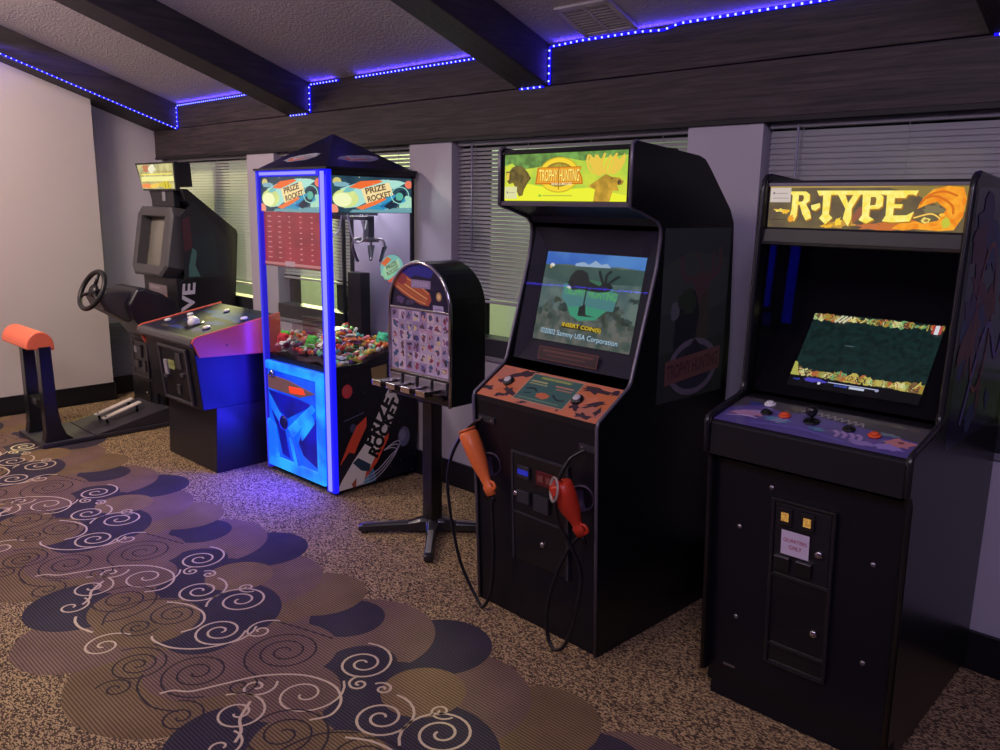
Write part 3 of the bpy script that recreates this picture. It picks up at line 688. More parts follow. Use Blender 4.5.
# picture tube face, slightly domed
def tube_face(parent, fn, name, m, nu=14, nv=10):
    return MB().grid(fn, nu, nv, m).build(name, parent, fix=False)
GLS = glow('tube_black', 16, 16, 24, .6)
MB().add([gp(sx0, s0, .051), gp(sx1, s0, .051), gp(sx1, s1, .051), gp(sx0, s1, .051)], [(0, 1, 2, 3)], GLS).build('picture_tube', ht, fix=False)
A = Art(gp(sx0 + .004, s0 + .004, .0505), (1, 0, 0), gd, sx1 - sx0 - .008, s1 - s0 - .008, 500, 440)
A.rect(0, 0, 500, 440, glow('sc_field', 78, 104, 104, .9, .3, 16, (110, 130, 120)))
A.poly([(0, 0), (500, 0), (500, 60), (380, 52), (250, 62), (120, 56), (0, 64)], glow('sc_sky', 50, 110, 205, .95, .3, 6, (90, 150, 220)))
A.poly([(160, 50), (200, 40), (230, 52), (260, 30), (290, 48), (320, 40), (340, 60), (160, 64)], gl(170, 200, 230, .9))
A.poly([(0, 64), (500, 60), (500, 130), (300, 140), (120, 150), (0, 130)], glow('sc_mist', 58, 92, 84, .8, .3, 10, (78, 108, 100)))
A.poly([(0, 300), (120, 280), (230, 300), (360, 290), (500, 310), (500, 440), (0, 440)], glow('sc_scrub', 120, 122, 112, .85, .45, 26, (74, 92, 84)))
for i_ in range(16):
    rr = random.Random(i_); A.blob(rr.uniform(330, 490), rr.uniform(200, 330), rr.uniform(12, 30), rr.uniform(10, 22), glow('sc_bush%d' % (i_ % 3), *[(70, 92, 84), (96, 112, 104), (84, 96, 80)][i_ % 3], .8, .3, 40), .4, 14, seed=i_)
for i_ in range(8):
    rr = random.Random(40 + i_); A.blob(rr.uniform(10, 150), rr.uniform(230, 330), rr.uniform(14, 30), rr.uniform(12, 26), glow('sc_bush%d' % (i_ % 3), 70, 92, 84), .4, 14, seed=i_)
A.blob(40, 66, 14, 9, gl(236, 240, 236), .3, seed=9).ell(34, 76, 7, 6, gl(230, 190, 110)).blob(200, 190, 18, 8, gl(130, 150, 150, .8), .4, seed=3)
GRB = gl(96, 190, 110, .85); DKB = gl(34, 40, 40, .8)
A.ell(250, 170, 130, 46, gl(70, 140, 100, .7)).poly([(120, 150), (350, 158), (400, 180), (390, 260), (330, 262), (250, 290), (170, 268), (120, 220)], gl(88, 150, 150, .8))
A.text('TROPHY HUNTING', 262, 188, 270, 40, GRB, rot=.04, bold=.04)
A.poly([(160, 262), (240, 250), (360, 258), (310, 310), (230, 322), (180, 300)], gl(70, 170, 130, .85)).poly([(220, 256), (250, 240), (260, 290), (310, 296), (220, 300)], gl(40, 50, 46, .8))
A.poly([(140, 150), (150, 110), (170, 84), (200, 78), (232, 92), (250, 130), (300, 148), (330, 130), (352, 132), (372, 150), (350, 172), (300, 180), (210, 172), (170, 180)], DKB)
for pl in ([(320, 140), (300, 100), (290, 76)], [(330, 135), (330, 96), (350, 74)], [(345, 135), (372, 108), (392, 96)]): A.line(pl, 12, DKB)
A.rect(238, 170, 245, 276, DKB).blob(150, 168, 10, 6, gl(230, 220, 200), .3, seed=5)
A.rect(148, 342, 352, 366, gl(70, 66, 30, .8)).text('INSERT COIN(S)', 250, 354, 200, 25, gl(240, 206, 40), rot=.03, bold=.02)
A.text('\u00a92002 Sammy USA Corporation', 243, 403, 400, 34, gl(30, 60, 80), rot=.025, bold=.0).text('\u00a92002 Sammy USA Corporation', 240, 400, 400, 34, gl(196, 232, 250), rot=.025, bold=.0)
A.build('game_picture', ht, 'lit game title picture on the screen')
# coin door
cd = MB().box(-.435, -.165, -.040, -.030, .30, .69, BLACKM)
def fbox(mb, x0, x1, z0, z1, d0, d1, m):
    """box lying on the leaning front"""
    P = [(x, fy(z) - d, z) for x in (x0, x1) for z in (z0, z1) for d in (d0, d1)]
    mb.add(P, [(0, 1, 3, 2), (4, 6, 7, 5), (0, 4, 5, 1), (2, 3, 7, 6), (0, 2, 6, 4), (1, 5, 7, 3)], m); return mb
cd = fbox(MB(), -.42, -.14, .26, .69, -.002, .008, BLACKM).build('coin_door', ht, bevel=.002)
RIM = mat('coin_door_rim', C(52, 50, 58), .3, noise=.1)
m = MB()
for q in ((-.425, -.415, .255, .695), (-.145, -.135, .255, .695), (-.425, -.135, .69, .698), (-.425, -.135, .45, .457)): fbox(m, *q, 0, .012, RIM)
m.build('door_frame', cd, bevel=.001)
for q in ((-.385, -.325, .60, .65, .008, .018), (-.385, -.325, .50, .55, .008, .020), (-.30, -.225, .49, .555, .008, .022)): fbox(MB(), *q, RIM).build('coin_mechanism', cd, bevel=.002)
m = MB(); fbox(m, -.29, -.20, .595, .65, .008, .016, mat('red_coin_reject', C(92, 28, 34), .3, noise=.2)); rj = m.build('coin_reject', cd, bevel=.002)
m = MB(); fbox(m, -.28, -.252, .61, .635, .016, .018, mat('price_window', C(120, 70, 66), .3, noise=.1)); fbox(m, -.238, -.21, .61, .635, .016, .018, mat('price_window', C(120, 70, 66))); m.build('price_plate', rj)
m = MB(); fbox(m, -.383, -.328, .615, .635, .018, .019, glow('blue_bill_light', 40, 50, 200, .6)); m.build('bill_light', cd)
for x, z in ((-.192, .585), (-.262, .36), (-.40, .53)):
    MB().lathe([(0, 0), (.011, 0), (.011, .008), (.007, .012), (0, .012)], CHROME, (x, fy(z) - .007, z), (0, -1, 0), 14).build('lock', cd)
for x0 in (-.62, -.10):
    m = MB(); fbox(m, x0 + .01, x0 + .10, .775, .80, 0, .006, RIM); fbox(m, x0 + .02, x0 + .03, .784, .792, .006, .008, STEEL); fbox(m, x0 + .08, x0 + .09, .784, .792, .006, .008, STEEL); m.build('cable_plate', ht, bevel=.001)
# toy guns hang in cup holsters; each is a thing with its lead
def to_world(p):
    p = Vector(p); c, s = math.cos(HR), math.sin(HR); return Vector((-1.576 + c * p.x - s * p.y, 2.20 + s * p.x + c * p.y, p.z))
HOLM = mat('holster_cup', C(58, 44, 66), .35, noise=.1); RINGW = mat('muzzle_ring', C(150, 140, 140), .4, noise=.1)
def gun(label, col, muzzle, grip, lead, fat):
    """big-barrelled toy gun hung grip down"""
    CUR[0] = Vector((0, 0, 0)); P, Q = to_world(muzzle), to_world(grip)
    t = thing('light_gun', label, 'toy gun', tuple(P), 0, 'orange guns on the hunting game')
    ax = (Q - P).normalized(); L_ = (Q - P).length; side = ax.cross(Vector((0, 1, 0))).normalized(); out = side.cross(ax)
    m = MB()
    prof = [(.0, .030), (.04, .036), (.25, .035), (.50, .030), (.72, .023), (.82, .019), (.86, .025), (1.0, .021)]
    rings = []
    for s, r in prof:
        c = P + ax * (L_ * s); e = fat if s < .7 else 1
        rings.append([c + side * math.cos(q) * r * e + out * math.sin(q) * r * (1.15 if s < .7 else .8) for q in [2 * PI * k / 14 for k in range(14)]])
    vs = [p for r in rings for p in r]
    m.add(vs, [(i * 14 + k, i * 14 + (k + 1) % 14, (i + 1) * 14 + (k + 1) % 14, (i + 1) * 14 + k) for i in range(len(rings) - 1) for k in range(14)], col, True)
    m.add(rings[0], [tuple(range(14))], col); m.add(rings[-1], [tuple(range(14))], col)
    body = m.build('gun_body', t, bevel=.0)
    m = MB(); rax = Vector((-.55, -.82, .12)).normalized() if fat > 1.1 else -ax
    if fat > 1.1:
        c = P + ax * .030 + rax * .030; m.lathe([(0, -.045), (.026, -.042), (.040, -.010), (.045, 0)], col, c, rax, 22); m.lathe([(.045, 0), (.047, .005), (.038, .006), (.036, -.006), (0, -.012)], RINGW, c, rax, 22)
    else: m.lathe([(.0, 0), (.034, 0), (.036, .007), (.029, .007), (.0, .004)], col, P - ax * .003, rax, 20)
    m.build('muzzle_ring', t)
    c = P + ax * (L_ * .80); m = MB()
    m.tube(smooth_path([c + side * .016, c + side * .032 + ax * .008, c + side * .034 + ax * .028, c + side * .016 + ax * .036], 5), .006, col, seg=8); m.build('trigger_guard', t)
    m = MB(); m.tube([c + side * .02 + ax * .01, c + side * .032 + ax * .02, c + side * .028 + ax * .03], .0035, BLACKM, seg=6); m.build('trigger', t)
    m = MB(); pts = [Q + ax * .002] + [to_world(p) for p in lead]
    m.tube(smooth_path(pts, 8), .0068, CABLE, seg=8); m.build('lead', t)
    m = MB(); m.tube([Q - ax * .004, Q + ax * .03], .009, CABLE, seg=10); m.build('strain_relief', t)
    CUR[0] = Vector((0, 0, 0))
gun('bright orange toy gun hanging beside the coin door, lead looping past the cabinet edge', ORANGE, (-.622, -.085, .735), (-.500, -.066, .500),
    [(-.495, -.062, .40), (-.49, -.06, .25), (-.50, -.062, .10), (-.53, -.075, .022), (-.575, -.075, .05), (-.66, -.09, .19), (-.735, -.085, .42), (-.745, -.075, .56), (-.70, -.06, .68), (-.62, -.05, .765), (-.575, -.054, .787)], 1.0)
gun('dark red-orange toy gun with open round muzzle hanging by the coin door locks', REDOR, (-.112, -.110, .665), (-.040, -.066, .480),
    [(-.075, -.07, .44), (-.12, -.085, .34), (-.155, -.10, .20), (-.150, -.11, .09), (-.11, -.115, .035), (-.06, -.11, .07), (-.028, -.095, .20), (-.025, -.08, .34), (-.055, -.10, .44), (-.095, -.135, .55), (-.105, -.13, .66), (-.085, -.09, .75), (-.045, -.056, .787)], 1.25)
CUR[0] = Vector((0, 0, 0))
for cx, cz_ in ((-.545, .61), (-.075, .60)):
    m = MB(); y0 = fy(cz_)
    m.lathe([(.0, -.004), (.048, -.004), (.050, .018), (.043, .020), (.040, .004), (0, .003)], HOLM, (cx, y0 + .002, cz_), (.35, -1, 0), 28); m.build('holster', ht)
CUR[0] = Vector((0, 0, 0))

# =================================================================== SPACE SHOOTER CABINET
rt = thing('arcade_cabinet', 'black upright cabinet with glowing R-TYPE marquee, purple joystick panel and QUARTERS ONLY coin door', 'arcade machine', (-1.2, 2.31, 0), 0, 'upright arcade cabinets')
x0, x1 = -1.20, -.598
PT = [(2.262, .105), (2.214, .845), (2.196, .872), (2.180, .880), (2.178, .965), (2.186, .985), (2.205, .992), (2.37, 1.022), (2.395, 1.036), (2.402, 1.062), (2.425, 1.66), (2.432, 1.69), (2.446, 1.703), (2.47, 1.706),
      (2.62, 1.697), (3.05, 1.68), (3.07, .04), (2.32, .04), (2.32, .105)]
for xa, xb in ((x0, x0 + .02), (x1 - .02, x1)):
    sp_ = MB().prism(PT, 'x', xa, xb, BLACKS).build('side_panel', rt)
    m = MB(); edge_strip(m, PT, (xa + xb) / 2, .02, TMOLDB, 0, 16, .0085); m.build('edge_molding', sp_)
    if xb == x1:
        A = Art((x1 + .0005, 2.44, .95), (0, 1, 0), (0, 0, 1), .55, .72, 100, 130)
        A.rect(0, 0, 100, 130, ink(34, 30, 62, .25))
        for i_ in range(22):
            rr = random.Random(70 + i_); A.blob(rr.uniform(5, 95), rr.uniform(5, 125), rr.uniform(4, 14), rr.uniform(6, 20), [ink(60, 44, 90), ink(84, 40, 66), ink(50, 60, 104), ink(96, 54, 62)][i_ % 4], .45, 14, seed=i_, rot=rr.random() * 3)
        A.ring(40, 66, 18, 40, 3, ink(120, 60, 66)).line([(20, 120), (50, 70), (80, 90), (94, 30)], 4, ink(96, 84, 140))
        A.build('side_art', sp_, 'dark purple printed side art')
MB().prism([(2.31, 0), (2.31, .05), (2.295, .12), (2.238, .845), (2.26, .845), (2.33, .12), (2.33, 0)], 'x', x0 + .02, x1 - .02, BLACK).build('front_panel', rt)
def ry(z): return 2.295 - .057 * (z - .12) / .725 - .0008
MB().box(x0 + .02, x1 - .02, 3.03, 3.05, 0, 1.67, BLACKS).box(x0 + .02, x1 - .02, 2.45, 3.04, 1.675, 1.69, BLACKS).build('back_panel', rt)
cpm = MB(); cpm.prism([(2.184, .868), (2.184, .968), (2.20, .979), (2.40, 1.016), (2.46, 1.016), (2.46, .94), (2.25, .868)], 'x', x0 + .02, x1 - .02, BLACKP); cpo = cpm.build('control_panel', rt, bevel=.003)
cu_ = Vector((0, .20, .037)).normalized(); cn = Vector((0, -cu_.z, cu_.y))
A = Art((x0 + .021, 2.192, .9775), (1, 0, 0), cu_, x1 - x0 - .042, .205, 900, 300)
A.rect(0, 0, 900, 300, mat('panel_violet', C(92, 80, 150), .3, noise=.3, nscale=14, coat=.5))
A.poly([(0, 0), (900, 0), (900, 150), (700, 110), (520, 90), (380, 60), (260, 100), (120, 60), (60, 100), (0, 140)], mat('panel_dusk', C(74, 68, 78), .35, noise=.3, nscale=25, coat=.4))
LAV, TEAL, NVY, PNK = ink(170, 140, 190, .3), ink(86, 140, 170, .3), ink(44, 56, 130, .3), ink(196, 128, 132, .3)
A.blob(90, 60, 36, 20, NVY, .35, seed=1).blob(120, 170, 80, 36, LAV, .25, seed=2, rot=-.2).line([(30, 200), (110, 170), (190, 180)], 12, PNK).line([(30, 230), (120, 204), (180, 210)], 6, ink(220, 190, 220))
A.blob(270, 190, 60, 26, TEAL, .4, seed=3).line([(250, 210), (290, 150)], 10, LAV).line([(280, 214), (310, 160)], 10, LAV).line([(180, 260), (400, 230), (620, 270)], 14, ink(110, 100, 180))
A.blob(470, 200, 34, 16, TEAL, .4, seed=5)
for k in range(4): A.line([(540 + k * 34, 180), (566 + k * 34, 200), (570 + k * 34, 240)], 18, LAV)
A.blob(820, 190, 64, 44, PNK, .3, seed=7).blob(800, 240, 60, 30, ink(150, 130, 200), .3, seed=8).blob(760, 130, 60, 16, ink(110, 130, 140), .4, seed=9).blob(690, 250, 60, 20, ink(150, 130, 190), .35, seed=10).ell(830, 180, 14, 10, ink(120, 60, 80))
for k in range(9): A.line([(330 + k * 34, 64 + k * 5), (350 + k * 34, 28 + k * 5), (364 + k * 34, 66 + k * 5)], 9, ink(150, 146, 150))
A.build('panel_overlay', cpo, 'violet overlay with pale airbrushed shapes')
def cpp(fx, fy_, h=0): return Vector((x0 + .021 + fx * .56, 2.192, .9785)) + cu_ * (fy_ * .205) + cn * h
def button(fx, fy_, m, nm='push_button', r=.0155):
    b_ = MB().lathe([(0, 0), (r * 1.15, 0), (r * 1.15, .004), (r, .006), (0, .006)], m, cpp(fx, fy_), cn, 20).build(nm, rt)
    MB().lathe([(0, 0), (r * .72, 0), (r * .72, .005), (r * .5, .0065), (0, .007)], m, cpp(fx, fy_, .0055), cn, 18).build('plunger', b_)
button(.180, .84, WHITE); button(.215, .52, BLACKM); button(.315, .54, REDB); button(.66, .50, BLACKM); button(.79, .46, REDB)
js = MB().lathe([(0, 0), (.024, 0), (.023, .004), (0, .005)], BLACKM, cpp(.465, .52), cn, 24).build('joystick', rt)
MB().lathe([(0, 0), (.0055, 0), (.0055, .02), (0, .02)], BLACKM, cpp(.465, .52, .004), cn, 14).build('shaft', js)
MB().lathe([(0, 0)] + [(.017 * math.sin(PI * k / 12), .017 - .017 * math.cos(PI * k / 12)) for k in range(1, 12)] + [(0, .034)], BLACKM, cpp(.465, .52, .018), cn, 20).build('ball_top', js)
# marquee
MB().box(x0 + .02, x1 - .02, 2.452, 2.60, 1.68, 1.692, BLACKP).box(x0 + .02, x1 - .02, 2.438, 2.60, 1.53, 1.545, BLACKP).build('marquee_box', rt)
mq = MB().box(x0 + .02, x1 - .02, 2.446, 2.452, 1.540, 1.688, BLACKP).build('marquee', rt)
A = Art((x0 + .024, 2.4455, 1.551), (1, 0, 0), (0, 0, 1), x1 - x0 - .048, .126, 900, 210)
A.rect(0, 0, 900, 210, glow('rt_ground', 112, 98, 62, 1, .25, 14, (92, 78, 60)))
A.rect(0, 0, 900, 12, gl(180, 150, 80)).poly([(560, 10), (900, 0), (900, 120), (780, 90), (680, 40)], gl(140, 120, 60))
OR1, OR2, OR3, YL, YD = glow('rt_flame', 236, 130, 20, 1, .25, 50, (250, 170, 40)), gl(250, 160, 40), gl(200, 110, 50), glow('rt_letter', 250, 226, 80, 1, .15, 60, (255, 245, 140)), gl(180, 120, 30)
A.blob(440, 140, 60, 22, gl(150, 90, 62), .4, seed=1, rot=-.7).blob(360, 186, 60, 16, gl(200, 150, 60), .4, seed=2).blob(520, 196, 70, 16, gl(196, 110, 60), .4, seed=3).blob(620, 186, 90, 26, OR3, .4, seed=4)
A.poly([(700, 110), (720, 60), (760, 20), (820, 6), (880, 12), (896, 60), (890, 140), (860, 200), (800, 206), (700, 200), (650, 208), (600, 200), (640, 170), (720, 176), (790, 160), (820, 110), (780, 76), (740, 90)], OR1)
for i_, pl in enumerate(([(710, 90), (740, 50), (800, 30), (860, 50)], [(860, 60), (880, 100), (850, 150)], [(730, 60), (780, 52), (840, 90), (850, 130)], [(640, 190), (700, 170), (760, 190), (820, 180)])): A.line(pl, 10, OR2 if i_ % 2 else gl(214, 110, 20))
A.blob(768, 112, 40, 20, gl(128, 116, 80), .35, seed=6).blob(740, 160, 20, 14, gl(236, 214, 110), .2, seed=7).ell(744, 160, 9, 7, gl(160, 130, 60)).blob(826, 168, 18, 26, gl(196, 196, 60), .25, seed=8).ell(806, 134, 12, 8, gl(250, 190, 60))
A.line([(690, 150), (760, 130), (800, 150)], 7, gl(250, 200, 90)).blob(300, 196, 26, 10, gl(240, 180, 40), .4, seed=11).blob(356, 176, 14, 22, gl(250, 210, 60), .4, seed=12)
def glyph(polys):
    for dx, dy, gm in ((5, 6, YD), (0, 0, YL)):
        for p in polys: A.poly([(x + dx, y + dy) for x, y in p], gm)
glyph([[(106, 30), (186, 30), (206, 44), (208, 76), (190, 90), (214, 128), (222, 160), (196, 172), (176, 140), (160, 96), (150, 96), (150, 150), (136, 178), (112, 160), (120, 120), (120, 48), (106, 40)]])
A.poly([(152, 48), (172, 48), (178, 58), (176, 74), (168, 80), (152, 80)], gl(112, 84, 50))
glyph([[(216, 98), (260, 86), (262, 106), (240, 124), (222, 118)]])
glyph([[(240, 26), (700, 26), (690, 50), (678, 44), (590, 44), (570, 48), (530, 42), (420, 46), (300, 46), (252, 50)]])
glyph([[(272, 40), (310, 40), (308, 140), (326, 156), (296, 190), (262, 160), (276, 140)]])
glyph([[(340, 40), (376, 40), (394, 86), (418, 40), (450, 40), (414, 110), (416, 160), (404, 196), (376, 160), (384, 112)]])
glyph([[(458, 40), (534, 40), (552, 54), (552, 96), (536, 110), (496, 112), (496, 146), (520, 160), (486, 180), (450, 164), (464, 140)]])
A.poly([(496, 56), (516, 56), (522, 64), (520, 92), (496, 96)], gl(130, 100, 50))
glyph([[(566, 40), (660, 40), (648, 60), (602, 60), (602, 88), (640, 88), (634, 106), (602, 106), (602, 140), (660, 138), (690, 120), (676, 166), (600, 172), (556, 168), (570, 140)]])
A.poly([(612, 66), (640, 64), (630, 78), (612, 80)], gl(150, 100, 40))
A.blob(60, 124, 24, 8, YL, .4, seed=14).blob(92, 130, 16, 12, gl(250, 190, 50), .4, seed=15).line([(28, 120), (100, 126)], 5, gl(230, 180, 60)).rect(10, 168, 94, 172, gl(70, 60, 50))
A.blob(120, 166, 18, 16, gl(240, 160, 40), .4, seed=16)
A.rect(6, 12, 112, 84, gl(202, 188, 180)).rect(20, 34, 30, 44, gl(110, 100, 110)).rect(36, 38, 94, 42, gl(150, 140, 140)).rect(20, 62, 100, 65, gl(130, 120, 122))
A.build('marquee_art', mq, 'backlit golden lettering over an orange coiling flame shape')
MB().box(x0 + .02, x1 - .02, 2.438, 2.448, 1.674, 1.684, STEEL).build('marquee_trim', rt, bevel=.001)
MB().prism([(2.434, 1.545), (2.428, 1.508), (2.418, 1.500), (2.44, 1.496), (2.47, 1.50), (2.47, 1.545)], 'x', x0 + .02, x1 - .02, mat('speaker_grey', C(44, 42, 46), .4, noise=.1)).build('speaker_panel', rt)
# glass and picture
MB().add([(x0 + .02, 2.428, 1.035), (x1 - .02, 2.428, 1.035), (x1 - .02, 2.452, 1.50), (x0 + .02, 2.452, 1.50), (x0 + .02, 2.433, 1.035), (x1 - .02, 2.433, 1.035), (x1 - .02, 2.457, 1.50), (x0 + .02, 2.457, 1.50)],
         [(0, 1, 2, 3), (4, 5, 6, 7), (0, 1, 5, 4), (2, 3, 7, 6), (1, 2, 6, 5), (3, 0, 4, 7)], DARKGL).build('screen_glass', rt)
sd = Vector((0, .16, .20)).normalized()
p0 = Vector((-1.098, 2.466, 1.012))
VOID = mat('black_bezel_card', C(6, 6, 9), .8, noise=.1, spec=.2)
bz = Vector((0, 2.455, .998))
sn = Vector((0, -sd.z, sd.y)); AO = Vector((-1.080, 2.482, 1.051)) + sn * .010; m = MB(); q0 = AO - sn * .004 - sd * .035; q1 = q0 + sd * .62
m.add([(x0 + .02, q0.y, q0.z), (x1 - .02, q0.y, q0.z), (x1 - .02, q1.y, q1.z), (x0 + .02, q1.y, q1.z)], [(0, 1, 2, 3)], VOID)
m.add([(x0 + .021, 2.44, 1.02), (x0 + .021, 2.9, 1.02), (x0 + .021, 2.9, 1.50), (x0 + .021, 2.46, 1.50)], [(0, 1, 2, 3)], VOID)
m.add([(x1 - .021, 2.44, 1.02), (x1 - .021, 2.9, 1.02), (x1 - .021, 2.9, 1.50), (x1 - .021, 2.46, 1.50)], [(0, 1, 2, 3)], VOID)
m.build('screen_bezel', rt, fix=False)
A = Art(Vector((-1.080, 2.476, 1.043)), (1, 0, 0), sd, .392, .280, 400, 290, step=.00003)
A.o = AO
A.rect(0, 0, 400, 290, glow('rt_black', 6, 8, 10, .5))
A.poly([(0, 6), (200, 0), (400, 6), (400, 252), (0, 252)], glow('rt_cave', 10, 30, 26, 1.0, .5, 60, (20, 48, 46)))
for k, (ya, seed) in enumerate(((16, 5), (236, 9))):
    rr = random.Random(seed)
    for i_ in range(44):
        x = i_ * 9.3; hgt = 10 + 7 * math.sin(x * .031 + k * 2.2) + (6 if k else 0)
        A.blob(x, ya, 11, hgt, [gl(206, 190, 90), gl(170, 150, 60), gl(120, 170, 110), gl(190, 110, 60), gl(226, 220, 150), gl(130, 100, 60)][rr.randrange(6)], .4, 10, seed=seed * 50 + i_, rot=rr.random() * 3)
    for i_ in range(60):
        x = rr.uniform(0, 400); A.line([(x, ya - 9), (x + rr.uniform(-12, 12), ya + rr.uniform(-6, 6)), (x + rr.uniform(-16, 16), ya + 10)], 2.4, [gl(250, 240, 160), gl(90, 60, 40), gl(150, 200, 120), gl(60, 60, 50), gl(210, 120, 50)][i_ % 5], 3)
for k in range(3): A.line([(76 + k * 13, 36), (96 + k * 13, 8)], 6, gl(230, 226, 190))
A.rect(368, 10, 376, 40, gl(190, 70, 60)).rect(376, 10, 388, 42, gl(236, 236, 240)).rect(388, 10, 396, 40, gl(200, 80, 70)).poly([(0, 252), (0, 200), (10, 204), (20, 236), (30, 252)], gl(190, 190, 90)).blob(150, 120, 16, 2, gl(90, 110, 110), .3, seed=3)
A.rect(0, 252, 400, 290, glow('rt_black', 6, 8, 10, .5))
A.text('1UP', 26, 266, 20, 7, gl(70, 90, 220), bold=.02).blob(84, 262, 34, 8, gl(80, 70, 190), .3, seed=6).ell(100, 270, 5, 5, gl(220, 220, 230)).text('STAGE', 168, 269, 40, 7, gl(80, 110, 230), bold=.02).rect(194, 265, 240, 273, gl(210, 220, 240))
A.rect(126, 260, 276, 263, gl(200, 206, 236)).ell(276, 264, 6, 5, gl(170, 170, 210))
A.build('game_picture', rt, 'dark green cave picture with gold scenery bands')
# coin door on the lower front
def rbox(mb, xa, xb, za, zb, d0, d1, m):
    xa += .028; xb += .028; za += .014; zb += .014
    P = [(x, ry(z) - d, z) for x in (xa, xb) for z in (za, zb) for d in (d0, d1)]
    mb.add(P, [(0, 1, 3, 2), (4, 6, 7, 5), (0, 4, 5, 1), (2, 3, 7, 6), (0, 2, 6, 4), (1, 5, 7, 3)], m); return mb
RIM2 = mat('coin_rim_black', C(30, 28, 34), .25, noise=.1, coat=.4)
cd = rbox(MB(), -1.012, -.830, .20, .745, -.004, .006, BLACKM).build('coin_door', rt, bevel=.003)
m = MB()
for q in ((-1.018, -1.006, .195, .75), (-.836, -.824, .195, .75), (-1.018, -.824, .742, .752), (-1.018, -.824, .193, .203), (-1.01, -.83, .262, .268), (-1.01, -.83, .50, .506)): rbox(m, *q, 0, .014, RIM2)
m.build('door_frame', cd, bevel=.003)
m = MB(); rbox(m, -1.005, -.838, .512, .738, .006, .010, BLACKP); pl = m.build('coin_plate', cd, bevel=.002)
AMB = glow('amber_coin_window', 170, 100, 36, .7, .4, 160, (230, 180, 90))
for xc in (-.972, -.905):
    m = MB(); rbox(m, xc - .021, xc + .021, .672, .728, .010, .017, RIM2); b_ = m.build('coin_reject', cd, bevel=.003)
    m = MB(); rbox(m, xc - .011, xc + .011, .687, .714, .017, .0185, AMB); m.build('price_window', b_, label='lit amber price window')
    m = MB(); rbox(m, xc - .024, xc + .022, .525, .573, .010, .020, BLACKM); rbox(m, xc - .024, xc + .022, .570, .574, .010, .026, STEEL); m.build('coin_return', cd, bevel=.002)
A = Art((-.952, ry(.60) - .0155, .596), (1, 0, 0), Vector((0, -.057, .725)), .085, .078, 100, 92)
A.rect(0, 0, 100, 92, mat('paper_sticker', C(206, 190, 216), .6, noise=.05)).text('QUARTERS', 50, 36, 84, 16, ink(160, 60, 90), bold=.02).text('ONLY', 52, 60, 46, 16, ink(160, 60, 90), bold=.02)
A.build('paper_notice', cd, 'white paper notice with red lettering')
for x, z in ((-.866, .61), (-.866, .352)):
    x += .028; z += .014; MB().lathe([(0, 0), (.012, 0), (.012, .008), (.008, .012), (0, .012)], CHROME, (x, ry(z) - .008, z), (0, -1, 0), 16).build('lock', cd)
for x, z in ((-1.118, .62), (-.715, .625), (-1.118, .305), (-.72, .31), (-1.02, .775)):
    x += .024; z += .014; MB().lathe([(0, 0), (.0085, 0), (.007, .003), (0, .0045)], STEEL, (x, ry(z), z), (0, -1, 0), 14).build('bolt', rt)
m = MB(); rbox(m, -1.16, -1.12, .115, .122, 0, .002, STEEL); m.build('scuff_plate', rt)

# =================================================================== CRANE MACHINE
X0, X1, Y0, Y1, ZC = -4.30, -3.595, 2.48, 3.075, 1.775
cr = thing('crane_machine', 'glowing blue prize crane machine with rocket signs, full of candy', 'crane machine', (-3.975, 2.78, 0))
BCORE = glow('blue_bar_core', 150, 150, 255, 1.0); BEDGE = glow('blue_bar_edge', 22, 22, 250, 1.0); BSIDE = glow('blue_bar_dim', 40, 30, 225, .75)
CASE = mat('crane_case_black', C(18, 17, 30), .35, noise=.2, nscale=20)
def xb(mb, *q): return mb.box(*q)
# base cabinet
m = MB(); m.box(X0 + .01, X1 - .005, Y0 + .03, Y1, .03, .72, CASE); base = m.build('base_cabinet', cr, bevel=.004)
for x in (X0 + .05, X1 - .05):
    for y in (Y0 + .07, Y1 - .05): MB().lathe([(0, 0), (.022, 0), (.022, .008), (.008, .010), (.008, .032)], BLACKM, (x, y, 0), seg=14).build('foot', cr)
m = MB()
for x, y in ((X0 + .012, Y1 - .02), (X1 - .032, Y1 - .02)): m.box(x, x + .02, y, y + .02, .72, ZC, CASE)
m.box(X0, X1, Y1 - .02, Y1, 1.745, ZC, CASE).box(X0, X0 + .02, Y0 + .03, Y1, 1.745, ZC, CASE).box(X1 - .02, X1, Y0 + .03, Y1, 1.755, ZC, CASE)
m.box(X0, X1, Y1 - .02, Y1, .72, .75, CASE).box(X1 - .02, X1, Y0 + .03, Y1, .72, .735, CASE)
m.build('case_frame', cr, bevel=.002)
# light posts: corner post and slimmer bars
m = MB(); m.box(X1 - .078, X1 - .002, Y0, Y0 + .03, .02, ZC, BEDGE); p_ = m.build('light_post', cr, bevel=.004)
m = MB(); m.box(X1 - .058, X1 - .026, Y0 - .004, Y0, .03, ZC - .01, BCORE)
m.build('light_core', p_)
m = MB(); m.box(X0, X0 + .034, Y0, Y0 + .03, .02, ZC, BSIDE); p_ = m.build('light_post', cr, bevel=.004)
m = MB(); m.box(X0 + .012, X0 + .020, Y0 - .003, Y0, .03, ZC - .01, glow('blue_thin_core', 70, 70, 255, .9)); m.build('light_core', p_)
m = MB(); m.box(X0, X1, Y0, Y0 + .03, 1.742, ZC, BEDGE); p_ = m.build('light_bar', cr, bevel=.004)
m = MB(); m.box(X0 + .05, X1 - .10, Y0 - .004, Y0, 1.750, 1.766, BCORE); m.build('light_core', p_)
